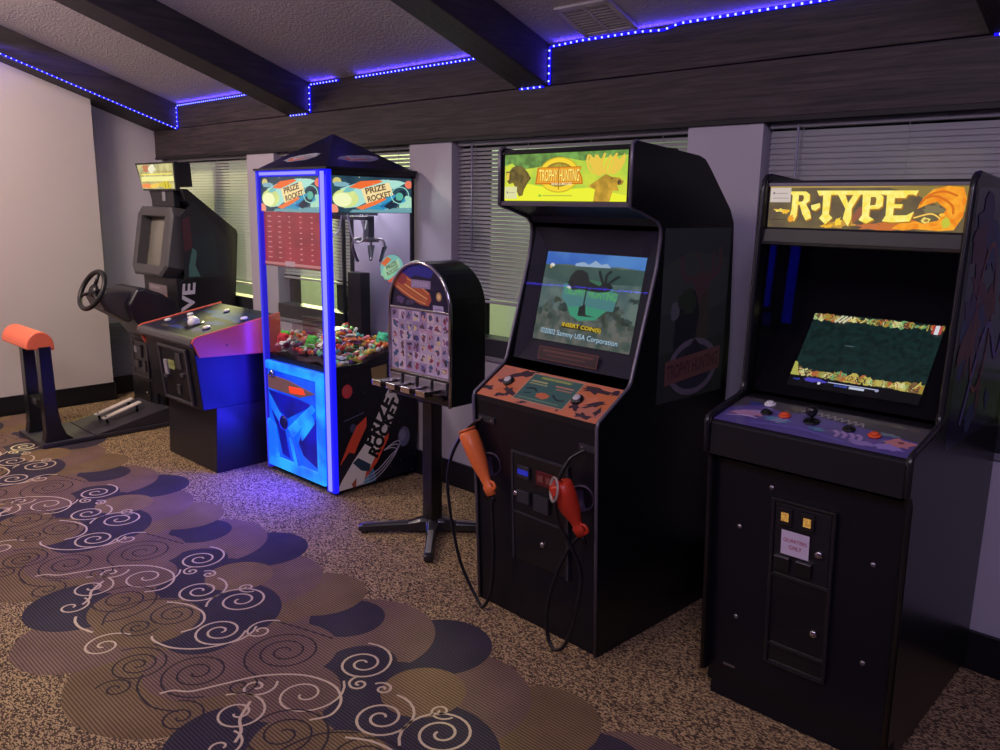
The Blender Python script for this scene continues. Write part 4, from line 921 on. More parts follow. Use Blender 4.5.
# roof
ap = Vector((-3.972, 2.79, 1.985)); ZR = ZC + .012
m = MB(); m.box(X0 - .008, X1 + .008, Y0 - .008, Y1 + .006, ZC, ZR, CASE)
c4 = [Vector((X0 + .01, Y0 + .01, ZR)), Vector((X1 - .01, Y0 + .01, ZR)), Vector((X1 - .01, Y1 - .01, ZR)), Vector((X0 + .01, Y1 - .01, ZR))]
ROOFM = mat('navy_roof', C(26, 24, 48), .35, noise=.3, nscale=6)
m.add(c4 + [ap], [(0, 1, 4), (1, 2, 4), (2, 3, 4), (3, 0, 4)], ROOFM)
rf = m.build('roof', cr)
def decal(o, u, v, nm='roof_decal'):
    A = Art(Vector(o) - Vector(u) * .04, u, v, .34, .15, 130, 60); A.clip = False
    A.blob(60, 32, 56, 15, ink(150, 150, 176), .12, 20, seed=3, rot=-.15).blob(52, 34, 34, 9, ink(210, 110, 90), .15, seed=4, rot=-.15).blob(70, 28, 26, 6, ink(70, 90, 120), .2, seed=5, rot=-.2)
    A.poly([(30, 26), (100, 16), (104, 26), (34, 40)], ink(196, 194, 206)).text('PRIZE ROCKET', 66, 27, 58, 7, ink(60, 44, 60), rot=-.13, bold=.02).stars(8, ink(140, 140, 180), 0, 0, 130, 60, .001, .002, 4)
    A.build(nm, rf)
fm = (c4[0] + c4[1]) / 2; upv = (ap - fm).normalized(); decal(fm + upv * .035 + Vector((-.13, 0, 0)), (1, 0, 0), upv)
fm = (c4[1] + c4[2]) / 2; upv = (ap - fm); upv = (upv - Vector((0, upv.y, 0))).normalized(); nn = (c4[2] - c4[1]).cross(ap - c4[1]).normalized(); decal(fm + upv * .05 + Vector((0, -.12, 0)), (0, 1, 0), upv)
# backlit headers
def header(o, u, Wd, nm, parent, mirror=False):
    A = Art(o, u, (0, 0, 1), Wd, .188, 520, 260)
    A.rect(0, 0, 520, 260, glow('pr_sky', 30, 60, 82, .9, .4, 8, (50, 84, 96)))
    A.ell(40, 40, 26, 28, gl(210, 196, 120)).blob(64, 60, 50, 18, gl(130, 176, 190), .15, seed=1).ell(500, 46, 26, 30, gl(236, 120, 90)).ell(8, 240, 36, 40, gl(240, 150, 120))
    A.ell(490, 210, 56, 80, gl(170, 220, 190)).poly([(130, 240), (520, 220), (520, 260), (110, 260)], gl(110, 160, 170))
    A.poly([(150, 230), (330, 130), (470, 120), (480, 180), (330, 240)], gl(50, 150, 190)).poly([(300, 210), (420, 150), (430, 170), (330, 230)], gl(30, 110, 170))
    A.poly([(40, 160), (60, 90), (180, 40), (330, 16), (440, 20), (480, 34), (440, 60), (330, 110), (240, 170), (160, 220), (80, 230)], gl(170, 224, 210))
    A.ell(90, 160, 80, 66, glow('pr_nose', 226, 240, 150, 1, .1, 6)).ell(70, 170, 56, 50, gl(242, 248, 190)).blob(120, 90, 50, 18, gl(120, 190, 190), .2, seed=2, rot=-.5)
    A.poly([(110, 80), (180, 34), (300, 20), (330, 30), (260, 60), (180, 90)], gl(240, 110, 50)).poly([(150, 226), (230, 190), (330, 150), (350, 160), (270, 206), (190, 240)], gl(240, 120, 60))
    A.poly([(186, 92), (366, 34), (396, 126), (216, 196)], gl(246, 222, 160))
    A.text('PRIZE', 278, 86, 136, 44, gl(96, 70, 52), rot=-.30, bold=.03, shear=.1).text('ROCKET', 302, 140, 160, 44, gl(96, 66, 50), rot=-.30, bold=.03, shear=.1)
    A.poly([(330, 214), (400, 150), (440, 90), (478, 90), (480, 130), (440, 190), (370, 236)], gl(20, 40, 60)).ring(440, 128, 62, 66, 7, gl(150, 214, 200), rot=.3).ell(436, 138, 26, 30, gl(90, 180, 160)).stars(14, gl(240, 240, 240), 300, 160, 500, 240, .0012, .0028, 5).stars(8, gl(250, 250, 220), 60, 6, 500, 60, .0015, .0035, 6)
    return A.build(nm, parent)
m = MB(); m.box(X0 + .034, X1 - .078, Y0 + .014, Y0 + .022, 1.553, 1.742, CASE); hd_ = m.build('front_header', cr)
header((X0 + .034, Y0 + .0135, 1.553), (1, 0, 0), X1 - X0 - .112, 'header_print', hd_)
m = MB(); m.box(X1 - .022, X1 - .014, Y0 + .03, Y1 - .02, 1.553, 1.755, CASE); hd_ = m.build('side_header', cr)
header((X1 - .0135, Y0 + .03, 1.556), (0, 1, 0), Y1 - Y0 - .05, 'header_print', hd_)
# glass
MB().box(X0 + .034, X1 - .078, Y0 + .018, Y0 + .022, .72, 1.553, CLEAR).build('front_glass', cr)
MB().box(X1 - .022, X1 - .018, Y0 + .03, Y1 - .02, .735, 1.553, CLEAR).build('side_glass', cr)
MB().box(X0 + .014, X0 + .018, Y0 + .03, Y1 - .02, .735, 1.745, CLEAR).build('side_glass', cr)
MB().box(X0 + .03, -4.17, Y1 - .014, Y1 - .010, .75, 1.745, CLEAR).build('back_glass', cr)
m = MB(); m.box(-4.17, X1 - .02, Y1 - .014, Y1 - .006, .75, 1.745, mat('white_back_panel', C(160, 150, 176), .5, noise=.04, nscale=4)); m.box(-4.195, -4.165, Y1 - .024, Y1 - .004, .75, 1.745, CASE); m.build('back_panel', cr)
# red prize chart hung inside the front glass
A = Art((X0 + .036, Y0 + .0245, 1.245), (1, 0, 0), (0, 0, 1), X1 - X0 - .118, .305, 300, 170)
A.rect(0, 0, 300, 170, glow('red_chart', 168, 46, 62, .95, .15, 8))  # chart print emits by itself, the case lighting is put into its colour
for c in range(5):
    for r in range(9): A.rect(20 + c * 56, 12 + r * 16, 20 + c * 56 + [20, 16, 9, 12, 10][c], 15.5 + r * 16, gl(224, 150, 150, .9))
A.rect(0, 156, 300, 164, gl(200, 130, 130, .8)).rect(110, 150, 160, 168, gl(190, 150, 160, .8)).rect(0, 166, 300, 170, gl(90, 40, 50, .8))
A.build('prize_chart', cr, 'red chart with rows of small pale print')
# interior: chute, gantry, claw
GM = mat('gantry_grey', C(70, 70, 82), .4, noise=.1)
m = MB(); m.box(X0 + .02, X1 - .03, 2.74, 2.765, 1.515, 1.535, GM).box(-3.92, -3.90, Y0 + .05, Y1 - .03, 1.535, 1.552, GM).box(-3.99, -3.83, 2.69, 2.80, 1.535, 1.552, GM); ga = m.build('gantry', cr, bevel=.002)
m = MB(); m.box(-3.885, -3.845, 2.60, 2.64, 1.33, 1.53, GM).box(-3.905, -3.825, 2.585, 2.655, 1.36, 1.40, STEEL).box(-3.86, -3.85, 2.615, 2.625, 1.15, 1.34, GM); m.build('winch', ga, bevel=.002)
m = MB()
coil = [(-3.70 + .03 * math.cos(q), 2.62 + .03 * math.sin(q) + q * .004, 1.50 - q * .004 - .05 * abs(math.sin(q / 2))) for q in [k * .4 for k in range(40)]]
m.tube(smooth_path([(-3.66, 2.53, 1.545), (-3.66, 2.54, 1.46), (-3.68, 2.57, 1.435), (-3.70, 2.62, 1.46), (-3.70, 2.64, 1.54)], 8), .004, WHITE, seg=6)
m.tube(smooth_path([(-3.70, 2.68, 1.545), (-3.69, 2.70, 1.43), (-3.70, 2.74, 1.39), (-3.71, 2.79, 1.42), (-3.72, 2.80, 1.545)], 8), .0045, WHITE, seg=6)
m.tube(smooth_path([(-3.72, 2.78, 1.545), (-3.72, 2.80, 1.47), (-3.72, 2.815, 1.47), (-3.72, 2.83, 1.545)], 8), .004, WHITE, seg=6); m.build('coiled_cable', ga)
cl = MB(); CW = (-3.80, 2.90, 1.40)
cl.box(CW[0] - .022, CW[0] + .022, CW[1] - .022, CW[1] + .022, CW[2], CW[2] + .135, GM).box(CW[0] - .04, CW[0] + .04, CW[1] - .04, CW[1] + .04, CW[2] - .012, CW[2] + .014, STEEL); clo = cl.build('claw', cr, bevel=.003)
for k in range(3):
    q = .3 + k * 2 * PI / 3; ux, uy = math.cos(q), math.sin(q); m = MB()
    pts = [(.03, .0), (.085, .005), (.105, -.035), (.085, -.10), (.07, -.12)]
    P = [Vector((CW[0] + ux * r, CW[1] + uy * r, CW[2] + z)) for r, z in pts]
    m.tube(smooth_path(P, 5), .008, STEEL, seg=6); s_ = Vector((-uy, ux, 0)) * .022
    a1, a2 = P[2], P[4]; m.add([a1 + s_, a1 - s_, a2 - s_ * .4, a2 + s_ * .4, a1 + s_ + Vector((ux, uy, 0)) * .004, a1 - s_ + Vector((ux, uy, 0)) * .004, a2 - s_ * .4 + Vector((ux, uy, 0)) * .004, a2 + s_ * .4 + Vector((ux, uy, 0)) * .004], [(0, 1, 2, 3), (4, 5, 6, 7), (0, 1, 5, 4), (1, 2, 6, 5), (2, 3, 7, 6), (3, 0, 4, 7)], GM)
    m.build('claw_finger', clo)
CH = tinted_glass('chute_plastic', (.86, .80, .80, 1), .03)
m = MB(); m.box(-4.02, -4.015, Y0 + .03, 2.74, .74, .93, CH).box(X0 + .04, -4.02, 2.735, 2.74, .74, .93, CH); m.build('prize_chute', cr)
m = MB(); m.box(-4.06, -3.93, 2.93, 3.0, .73, 1.20, mat('dark_column', C(30, 28, 40), .5, noise=.1)); m.build('mast', cr, bevel=.004)
# round sticker on the side glass
A = Art((X1 - .0175, 2.83, 1.17), (0, 1, 0), (0, 0, 1), .165, .165, 100, 100); A.clip = False
A.ell(50, 50, 50, 44, glow('stk_pale', 130, 196, 190, .75)).blob(40, 60, 40, 22, gl(150, 210, 170, .8), .15, seed=1, rot=-.5).poly([(2, 34), (30, 12), (48, 22), (20, 44)], gl(230, 110, 60, .8)).poly([(30, 96), (60, 78), (72, 86), (44, 100)], gl(230, 90, 50, .8))  # sticker colours emit too, standing in for light from the case
A.poly([(14, 48), (78, 20), (88, 48), (24, 80)], gl(176, 214, 176, .8)).text('PRIZE', 48, 42, 48, 15, gl(70, 96, 60, .7), rot=-.42, bold=.03).text('ROCKET', 54, 60, 56, 15, gl(70, 96, 60, .7), rot=-.42, bold=.03)
A.build('glass_sticker', cr)
# lamps inside the cabinet (the machine's own lights)
def in_lamp(loc, sx, sy, w_, colr, to):
    o = area('crane_lamp', loc, to, sx, sy, w_, colr); return o
in_lamp((-3.96, 2.80, 1.735), .5, .4, 6, (.95, .93, 1.0), (-3.975, 2.80, .8))
# bed of the prize hopper
def bedz(x, y): return .765 - .05 * max(0, 1 - (y - 2.51) / .10) + .055 * math.sin((x + 4.3) * 5.2) + .05 * (y - 2.5) + .028 * math.sin(x * 17 + y * 11) + .05 * max(0, math.sin((x + 4.35) * 3.6 + 3.9))
BED = mat('dark_hopper_liner', C(70, 50, 66), .6, noise=.5, nscale=40)
MB().grid(lambda u, v: Vector((X0 + .04 + u * (X1 - X0 - .065), Y0 + .035 + v * (Y1 - Y0 - .06), bedz(X0 + .04 + u * (X1 - X0 - .065), Y0 + .035 + v * (Y1 - Y0 - .06)) - .028)), 20, 16, BED).build('hopper_bed', cr)
# glowing moulded door on the front
DB, DC, DD, DD2 = glow('door_blue', 12, 60, 245, 1.0, .25, 5, (16, 100, 255)), glow('door_cyan', 36, 175, 255, 1.0, .2, 6, (20, 110, 255)), glow('door_deep', 8, 20, 205, .9, .35, 5, (6, 10, 130)), glow('door_navy', 6, 8, 90, .8)
DXA, DXB, DZA, DZB = X0 + .036, X1 - .080, .045, .690
m = MB(); m.box(DXA, DXB, Y0 + .004, Y0 + .03, DZA, DZB, DB); dr = m.build('glowing_door', cr, bevel=.006)
DWd, DHt = DXB - DXA, DZB - DZA
def dp(x, y, d=0): return (DXA + x / 100 * DWd, Y0 + .004 - d, DZB - y / 100 * DHt)
def dprism(pts, d0, d1, m, nm, label=None, bev=.004):
    mb = MB(); P = [dp(x, y, d0) for x, y in pts] + [dp(x, y, d1) for x, y in pts]; n = len(pts)
    mb.add(P, [(i, (i + 1) % n, n + (i + 1) % n, n + i) for i in range(n)] + [tuple(range(n, 2 * n))], m); return mb.build(nm, dr, bevel=bev, label=label)
m = MB()
for q in (([(0, 0), (100, 0), (100, 8), (0, 8)]), ([(88, 8), (100, 8), (100, 92), (88, 92)]), ([(0, 90), (100, 90), (100, 100), (0, 100)]), ([(0, 55), (14, 60), (18, 90), (0, 90)])):
    P = [dp(x, y, 0) for x, y in q] + [dp(x, y, .016) for x, y in q]; m.add(P, [(0, 1, 5, 4), (1, 2, 6, 5), (2, 3, 7, 6), (3, 0, 4, 7), (4, 5, 6, 7)], DC)
m.build('raised_border', dr, bevel=.008)
dprism([(3, 13), (40, 14), (86, 20), (60, 27), (3, 26)], .004, .010, mat('ticket_slot', C(96, 70, 80), .4, emit=C(120, 84, 80), strength=.5, noise=.2), 'coin_entry', 'tan coin entry with a red glow')
dprism([(42, 19), (66, 18), (70, 23), (44, 25)], .010, .014, glow('red_button_glow', 255, 60, 30, 1.3), 'push_light')
dprism([(2, 28), (60, 29), (80, 31), (36, 50), (16, 44)], .003, .006, DD, 'prize_flap')
dprism([(6, 32), (34, 56), (28, 60), (8, 44)], .006, .014, DC, 'swept_rib'); dprism([(80, 30), (86, 34), (46, 66), (38, 58)], .006, .016, DC, 'swept_rib')
dprism([(6, 46), (30, 62), (38, 88), (24, 86), (16, 62)], .002, .006, DD, 'prize_well')
dprism([(66, 48), (88, 42), (88, 88), (62, 80), (54, 70)], .002, .006, DD, 'prize_well')
dprism([(36, 62), (48, 66), (58, 92), (50, 95), (40, 80)], .004, .014, DB, 'swept_rib'); dprism([(40, 66), (46, 68), (54, 90), (49, 92)], .014, .018, DC, 'swept_rib')
dprism([(70, 44), (80, 40), (84, 46), (62, 66), (58, 60)], .004, .012, DC, 'swept_rib')
m = MB(); c_ = Vector(dp(32, 54, .012)); m.lathe([(0, 0), (.042, 0), (.045, .008), (.030, .014), (0, .012)], DD2, c_, (0, -1, 0), 24); m.build('round_boss', dr)
m = MB(); c_ = Vector(dp(14, 11, .012)); m.lathe([(0, 0), (.024, 0), (.024, .01), (.012, .02), (0, .02)], mat('chrome_blue_knob', C(150, 160, 230), .2, metal=.9, noise=.05), c_, (0, -1, 0), 18); m.build('joystick_knob', dr)
o = area('door_glow', (-3.98, Y0 - .012, .38), (-3.98, 1.6, .33), .60, .62, 22, (.02, .02, 1.0))
o = area('door_glow', (-3.98, Y0 - .014, .22), (-4.0, 2.1, -.12), .60, .34, 16, (.03, .02, 1.0))
o = area('post_glow', (-3.64, Y0 - .012, .9), (-3.4, 1.6, .6), .03, 1.6, 3.0, (.10, .08, 1.0))
o = area('post_glow', (X0 - .006, Y0 + .006, .55), (X0 - 1, Y0 - .75, .5), .02, 1.0, 2.5, (.03, .015, 1.0))
o = area('header_glow', (X1 + .004, 2.78, 1.65), (X1 + 1, 2.5, 1.5), .5, .16, .8, (.80, 1.0, .80))
# printed side of the base
A = Art((X1 - .0045, Y0 + .03, .03), (0, 1, 0), (0, 0, 1), Y1 - Y0 - .03, .69, 410, 480)
A.rect(0, 0, 410, 480, ink(9, 10, 28)).stars(70, ink(150, 150, 190), 0, 0, 410, 480, .0010, .0026, 7)
A.ell(50, 90, 25, 27, ink(216, 66, 74)).ell(44, 84, 12, 12, ink(206, 90, 84)).ell(340, 322, 32, 42, ink(108, 112, 150)).ell(332, 314, 18, 24, ink(140, 142, 176)).ell(74, 240, 14, 18, ink(70, 74, 110))
A.poly([(170, 14), (250, 6), (250, 60), (176, 74)], ink(150, 126, 84)).line([(30, 206), (80, 196), (130, 186)], 3, ink(110, 110, 150))
A.ell(90, 480, 96, 110, ink(50, 124, 160)).ell(70, 500, 90, 100, ink(70, 164, 190)).ring(90, 480, 96, 110, 5, ink(90, 150, 180))
for k in range(3): A.line([(60, 478 - 8 * k), (180, 470 - 14 * k), (270, 410 - 12 * k), (318 - 10 * k, 344 + 12 * k), (290 - 10 * k, 336 + 10 * k), (230, 360)], 4, ink(200, 192, 206))
A.ox, A.oy = -8, 44
A.poly([(16, 330), (60, 250), (100, 190), (150, 160), (150, 200), (110, 260), (70, 330), (20, 360)], ink(236, 84, 56)).poly([(110, 400), (150, 330), (210, 260), (270, 220), (262, 270), (200, 360), (130, 420)], ink(236, 86, 54))
A.poly([(0, 350), (10, 340), (60, 290), (90, 300), (100, 330), (40, 400), (0, 420)], ink(30, 30, 40))
A.poly([(0, 420), (20, 400), (80, 330), (120, 330), (150, 370), (130, 430), (60, 480), (0, 480)], ink(240, 236, 226)).poly([(70, 420), (96, 400), (90, 440), (76, 450)], ink(180, 90, 70))
A.poly([(80, 330), (150, 260), (210, 150), (262, 70), (290, 60), (320, 120), (300, 180), (220, 290), (160, 380), (130, 350)], ink(244, 240, 228))
A.poly([(78, 336), (104, 320), (168, 360), (160, 388), (120, 376)], ink(44, 70, 90))
A.text('PRIZE', 210, 190, 210, 64, ink(20, 22, 26), rot=-1.0, bold=.05).text('ROCKET', 246, 222, 250, 60, ink(20, 22, 26), rot=-1.0, bold=.05)
A.build('side_print', base, 'space print with rocket, planets and rings')

# ---- candy heap: every piece its own thing
CUR[0] = Vector((0, 0, 0))
def candy_mesh(kind, m):
    mb = MB()
    if kind == 0:      # twist-wrapped sweet
        mb.lathe([(0, -.015), (.007, -.013), (.012, -.006), (.013, 0), (.012, .006), (.007, .013), (0, .015)], m, (0, 0, 0), (1, 0, 0), 10)
        for s in (-1, 1): mb.lathe([(.003, s * .013), (.010, s * .026)], m, (0, 0, 0), (1, 0, 0), 8)
    elif kind == 1:    # flat bar
        mb.box(-.026, .026, -.010, .010, -.005, .005, m)
        for s in (-1, 1): mb.box(s * .026, s * .032, -.011, .011, -.001, .001, m)
    else:              # round lolly
        mb.lathe([(0, -.014), (.009, -.011), (.014, -.003), (.014, .003), (.009, .011), (0, .014)], m, (0, 0, 0), (0, 0, 1), 12); mb.tube([(.01, 0, 0), (.045, 0, .004)], .002, WHITE, seg=5)
    o = mb.build('x', None, fix=False); me = o.data; bpy.data.objects.remove(o); return me
cols = [('red', (206, 60, 60)), ('orange', (232, 128, 60)), ('pale green', (130, 214, 150)), ('white', (228, 220, 214)), ('yellow', (226, 200, 90)), ('pink', (232, 140, 150)), ('teal', (90, 176, 170)), ('green', (70, 150, 70)), ('purple', (120, 70, 130)), ('brown', (130, 76, 54))]
meshes = {(k, i): candy_mesh(k, mat('wrapper_' + n.replace(' ', '_'), C(*c), .35, noise=.2, nscale=90)) for k in range(3) for i, (n, c) in enumerate(cols)}
kn = ['twist-wrapped sweet', 'flat candy bar', 'lollipop']; names = ['wrapped_sweet', 'candy_bar', 'lollipop']
rnd = random.Random(11); cnt = 0; NXc, NYc = 20, 15
for j in range(NYc):
    for i in range(NXc):
        if rnd.random() < .06: continue
        x = X0 + .062 + (X1 - X0 - .100) * (i + .5 + rnd.uniform(-.2, .2)) / NXc; y = Y0 + .045 + (Y1 - Y0 - .10) * (j + .5 + rnd.uniform(-.2, .2)) / NYc
        if abs(x + 3.99) < .11 and abs(y - 2.96) < .07: continue
        if cnt >= 268: continue
        k = rnd.choice([0, 0, 1, 2]); ci = rnd.choices(range(10), [12, 14, 10, 14, 8, 12, 6, 8, 8, 8])[0]
        o = bpy.data.objects.new(names[k], meshes[(k, ci)]); COL.objects.link(o)
        o.location = (x, y, bedz(x, y) - .002 + rnd.uniform(0, .022)); o.rotation_euler = (rnd.uniform(-.5, .5), rnd.uniform(-.5, .5), rnd.uniform(0, 6.28)); s = rnd.uniform(.85, 1.3); o.scale = (s, s, s)
        zone = ['front', 'middle', 'rear'][min(2, j // 5)] + ' of the crane heap, ' + ['far end', 'by the chute', 'near the claw', 'by the side glass'][min(3, i // 5)]
        tag(o, '%s %s at the %s' % (cols[ci][0], kn[k], zone), 'candy', 'candy heaped in the crane machine'); cnt += 1
# a few soft toys half sunk in the heap
def plush(label, x, y, r, c1, ears=True):
    z = bedz(x, y) + r * .45
    t = thing('plush_toy', label, 'plush toy', (x, y, z - r), 0, 'soft toys in the crane machine')
    m1 = mat('plush_%d_%d_%d' % c1, C(*c1), .9, noise=.15, nscale=80)
    m = MB(); m.lathe([(0, -r)] + [(r * math.sin(PI * k / 9), -r * math.cos(PI * k / 9)) for k in range(1, 9)] + [(0, r)], m1, (x, y, z), (0, 0, 1), 16); m.build('head', t)
    if ears:
        for s in (-1, 1): MB().lathe([(0, -r * .4), (r * .35, 0), (0, r * .4)], m1, (x + s * r * .75, y, z + r * .7), (0, 1, 0), 12).build('ear', t)
    for s in (-1, 1): MB().lathe([(0, -.004), (.006, 0), (0, .004)], BLACKM, (x + s * r * .35, y - r * .90, z + r * .25), (0, 1, 0), 8).build('eye', t)
plush('bright green soft toy at the heap top seen through the front glass', -4.24, 2.60, .040, (110, 220, 70))
plush('leaf green soft toy with dark patch beside the blue corner post', -3.95, 2.60, .042, (80, 190, 70))
plush('mint green soft toy high in the heap by the round glass sticker', -3.72, 2.93, .045, (90, 220, 160))
plush('red soft toy low in the heap at the front glass', -4.17, 2.545, .040, (206, 50, 60))

# =================================================================== STICKER MACHINE ON A POST
st = thing('sticker_machine', 'arched chrome-edged sticker vending machine on a black pedestal post', 'vending machine', (-2.86, 2.545, 0))
ax0, ax1, ay0, ay1, az0, azs = -3.03, -2.60, 2.42, 2.645, .705, 1.135
acx = (ax0 + ax1) / 2; rr_ = (ax1 - ax0) / 2
outl = [(ax0, az0), (ax1, az0)] + arc(acx, azs, rr_, 0, PI, 22)
MB().prism(outl, 'y', ay0 + .008, ay1, BLACKM).build('body', st, bevel=.006)
m = MB(); m.tube([(x, ay0 + .004, z) for x, z in [(ax0 + .004, az0)] + [(acx - (rr_ - .004) * math.cos(PI * k / 24), azs + (rr_ - .004) * math.sin(PI * k / 24)) for k in range(25)] + [(ax1 - .004, az0)]], .0085, CHROME, seg=8); m.build('chrome_trim', st)
A = Art((ax0 + .012, ay0 + .007, az0), (1, 0, 0), (0, 0, 1), ax1 - ax0 - .024, azs - az0 + rr_, 290, 450)
# sheet: y=0 at arch top
yt = (rr_) / (azs - az0 + rr_) * 450
dome = [(145 + 139 * math.cos(q), yt - 139 * 1.0 * math.sin(q)) for q in [PI * k / 22 for k in range(23)]]
A.poly([(284, yt + 8)] + dome + [(6, yt + 8)], mat('arch_card_navy', C(34, 28, 62), .3, noise=.5, nscale=60))
A.poly([(30, 60), (70, 24), (150, 10), (220, 20), (200, 50), (120, 44), (60, 80)], ink(40, 40, 150))
A.poly([(14, 84), (40, 44), (62, 40), (196, 96), (204, 118), (190, 138), (150, 136), (60, 108)], ink(176, 84, 60))
for k in range(5): A.line([(30 + k * 6, 84 - k * 9), (110 + k * 8, 116 - k * 10), (176 + k * 4, 132 - k * 8)], 5, [ink(226, 160, 100), ink(196, 110, 70), ink(232, 176, 116), ink(190, 96, 60), ink(224, 150, 96)][k])
A.ell(58, 60, 24, 18, ink(150, 60, 70)).rect(104, 58, 200, 84, ink(150, 134, 176)).text('STICKERS', 152, 71, 80, 14, ink(186, 170, 206), bold=.02).ell(240, 104, 13, 14, ink(190, 150, 100)).ell(240, 104, 7, 8, ink(230, 200, 150)).rect(212, 132, 262, 164, ink(170, 160, 200)).rect(220, 142, 252, 146, ink(130, 120, 160))
A.blob(50, 128, 20, 12, ink(90, 70, 120), .3, seed=3).blob(100, 132, 24, 10, ink(70, 60, 96), .3, seed=4).stars(30, ink(110, 96, 150), 20, 20, 260, 160, .001, .002, 3)
A.build('arch_card', st, 'dark blue arched card with orange stripes')
A = Art((ax0 + .012, ay0 + .0065, .835), (1, 0, 0), (0, 0, 1), ax1 - ax0 - .024, .292, 300, 215)
A.rect(0, 0, 300, 215, mat('sticker_sheet', C(170, 150, 186), .4, noise=.08, nscale=14))
rs = random.Random(5)
PAL = [(60, 50, 74), (150, 60, 96), (70, 66, 130), (120, 84, 140), (200, 150, 150), (60, 90, 130), (90, 60, 80), (206, 190, 150)]
for c in range(8):
    for r in range(6):
        xx, yy = 4 + c * 37, 4 + r * 35; base_ = rs.choice([(184, 166, 200), (196, 178, 208), (160, 146, 186), (206, 184, 196), (150, 130, 176)])
        A.k = 1; A.rect(xx, yy, xx + 35, yy + 33, ink(*base_))
        for q in range(4): A.blob(xx + rs.uniform(9, 26), yy + rs.uniform(8, 25), rs.uniform(3, 11), rs.uniform(3, 10), ink(*rs.choice(PAL)), .55, 9, seed=rs.randrange(9999), rot=rs.random() * 3)
        if rs.random() < .5: A.line([(xx + rs.uniform(4, 30), yy + rs.uniform(4, 28)) for _ in range(3)], 1.6, ink(*rs.choice(PAL[:4])))
A.k = 9; A.rect(150, 60, 220, 76, ink(196, 176, 208)).text('TATTOOS', 185, 68, 66, 13, ink(160, 60, 110), bold=.02)
A.build('sticker_display', st, 'lavender sheet of small stickers')
m = MB(); m.box(ax0 + .008, ax1 - .008, ay0, ay0 + .010, 1.127, 1.136, CHROME).box(ax0 + .008, ax1 - .008, ay0, ay0 + .010, .826, .834, CHROME).box(ax1 - .014, ax1 - .007, ay0, ay0 + .008, .83, 1.13, CHROME); m.build('display_frame', st, bevel=.001)
for k in range(4):
    xc = ax0 + .06 + k * .104; s_ = MB(); s_.box(xc - .042, xc + .042, ay0 - .010, ay0 + .008, .762, .818, STEEL); mo = s_.build('coin_slide', st, bevel=.003)
    m = MB(); m.box(xc - .026, xc + .026, ay0 - .120, ay0 - .008, .778, .792, CHROME).box(xc - .032, xc + .032, ay0 - .128, ay0 - .112, .770, .797, CHROME).box(xc - .038, xc + .038, ay0 - .05, ay0 - .01, .768, .774, STEEL); m.build('slide_handle', mo, bevel=.002)
    m = MB(); m.box(xc - .020, xc + .020, ay0 - .009, ay0 - .0075 + .003, .728, .750, BLACKP); m.build('delivery_slot', st, bevel=.001)
m = MB(); m.lathe([(0, .68), (.075, .68), (.075, .705), (0, .706)], BLACKM, (-2.86, 2.545, 0), seg=24); m.build('mount_plate', st)
m = MB(); m.box(-2.895, -2.825, 2.51, 2.58, .055, .69, BLACKM); m.build('post', st, bevel=.006)
CF = mat('dark_cast_base', C(34, 33, 40), .28, noise=.15, coat=.5)
for q in (-PI / 4, -3 * PI / 4, PI / 4, 3 * PI / 4):
    ux, uy = math.cos(q), math.sin(q); sx_, sy_ = -uy, ux; c0 = Vector((-2.86, 2.545, 0)); m = MB(); secs = []
    for r, wd, z0_, z1_ in ((.0, .032, .020, .085), (.06, .030, .018, .080), (.12, .022, .016, .060), (.28, .020, .012, .048), (.345, .022, .010, .044), (.365, .018, .010, .036)):
        c = c0 + Vector((ux, uy, 0)) * r; s = Vector((sx_, sy_, 0)) * wd
        secs.append([c - s + Vector((0, 0, z0_)), c + s + Vector((0, 0, z0_)), c + s + Vector((0, 0, z1_ * .8)), c + s * .6 + Vector((0, 0, z1_)), c - s * .6 + Vector((0, 0, z1_)), c - s + Vector((0, 0, z1_ * .8))])
    vs = [p for s in secs for p in s]; m.add(vs, [(i * 6 + k, i * 6 + (k + 1) % 6, (i + 1) * 6 + (k + 1) % 6, (i + 1) * 6 + k) for i in range(5) for k in range(6)] + [tuple(range(6)), tuple(range(30, 36))], CF)
    lg = m.build('leg', st, bevel=.003)
    c = c0 + Vector((ux, uy, 0)) * .335; MB().lathe([(0, 0), (.020, 0), (.020, .010), (.006, .012)], BLACKM, c, seg=14).build('glide', lg)
    MB().add([p + Vector((0, 0, .0015)) for p in (secs[2][3], secs[2][4], secs[4][4], secs[4][3])], [(0, 1, 2, 3)], STEEL).build('bright_cap', lg, fix=False)

# =================================================================== TRACKBALL CABINET
tb = thing('arcade_cabinet', 'low trackball game pedestal with orange-edged control panel between driving game and crane machine', 'arcade machine', (-4.75, 2.4, 0), 0, 'upright arcade cabinets')
bx0, bx1 = -5.06, -4.43
MB().prism([(2.215, .0), (2.235, .42), (2.66, .42), (2.66, 0)], 'x', bx0, bx1, mat('kick_laminate', C(34, 31, 38), .35, noise=.15, nscale=12)).build('lower_cabinet', tb, bevel=.004)
MB().prism([(2.150, .40), (2.118, .735), (2.118, .80), (2.64, .90), (2.66, .40)], 'x', bx0 - .01, bx1 + .005, BLACK).build('upper_cabinet', tb, bevel=.004)
tf = lambda z: 2.150 - .032 * (z - .40) / .335
def tbx(mb, xa, xb, za, zb, d0, d1, m):
    P = [(x, tf(z) - d, z) for x in (xa, xb) for z in (za, zb) for d in (d0, d1)]
    mb.add(P, [(0, 1, 3, 2), (4, 6, 7, 5), (0, 4, 5, 1), (2, 3, 7, 6), (0, 2, 6, 4), (1, 5, 7, 3)], m); return mb
cd = tbx(MB(), -4.86, -4.53, .425, .745, -.002, .006, BLACKM).build('coin_door', tb, bevel=.002)
RIM3 = mat('coin_rim_grey', C(64, 60, 66), .35, noise=.1); m = MB()
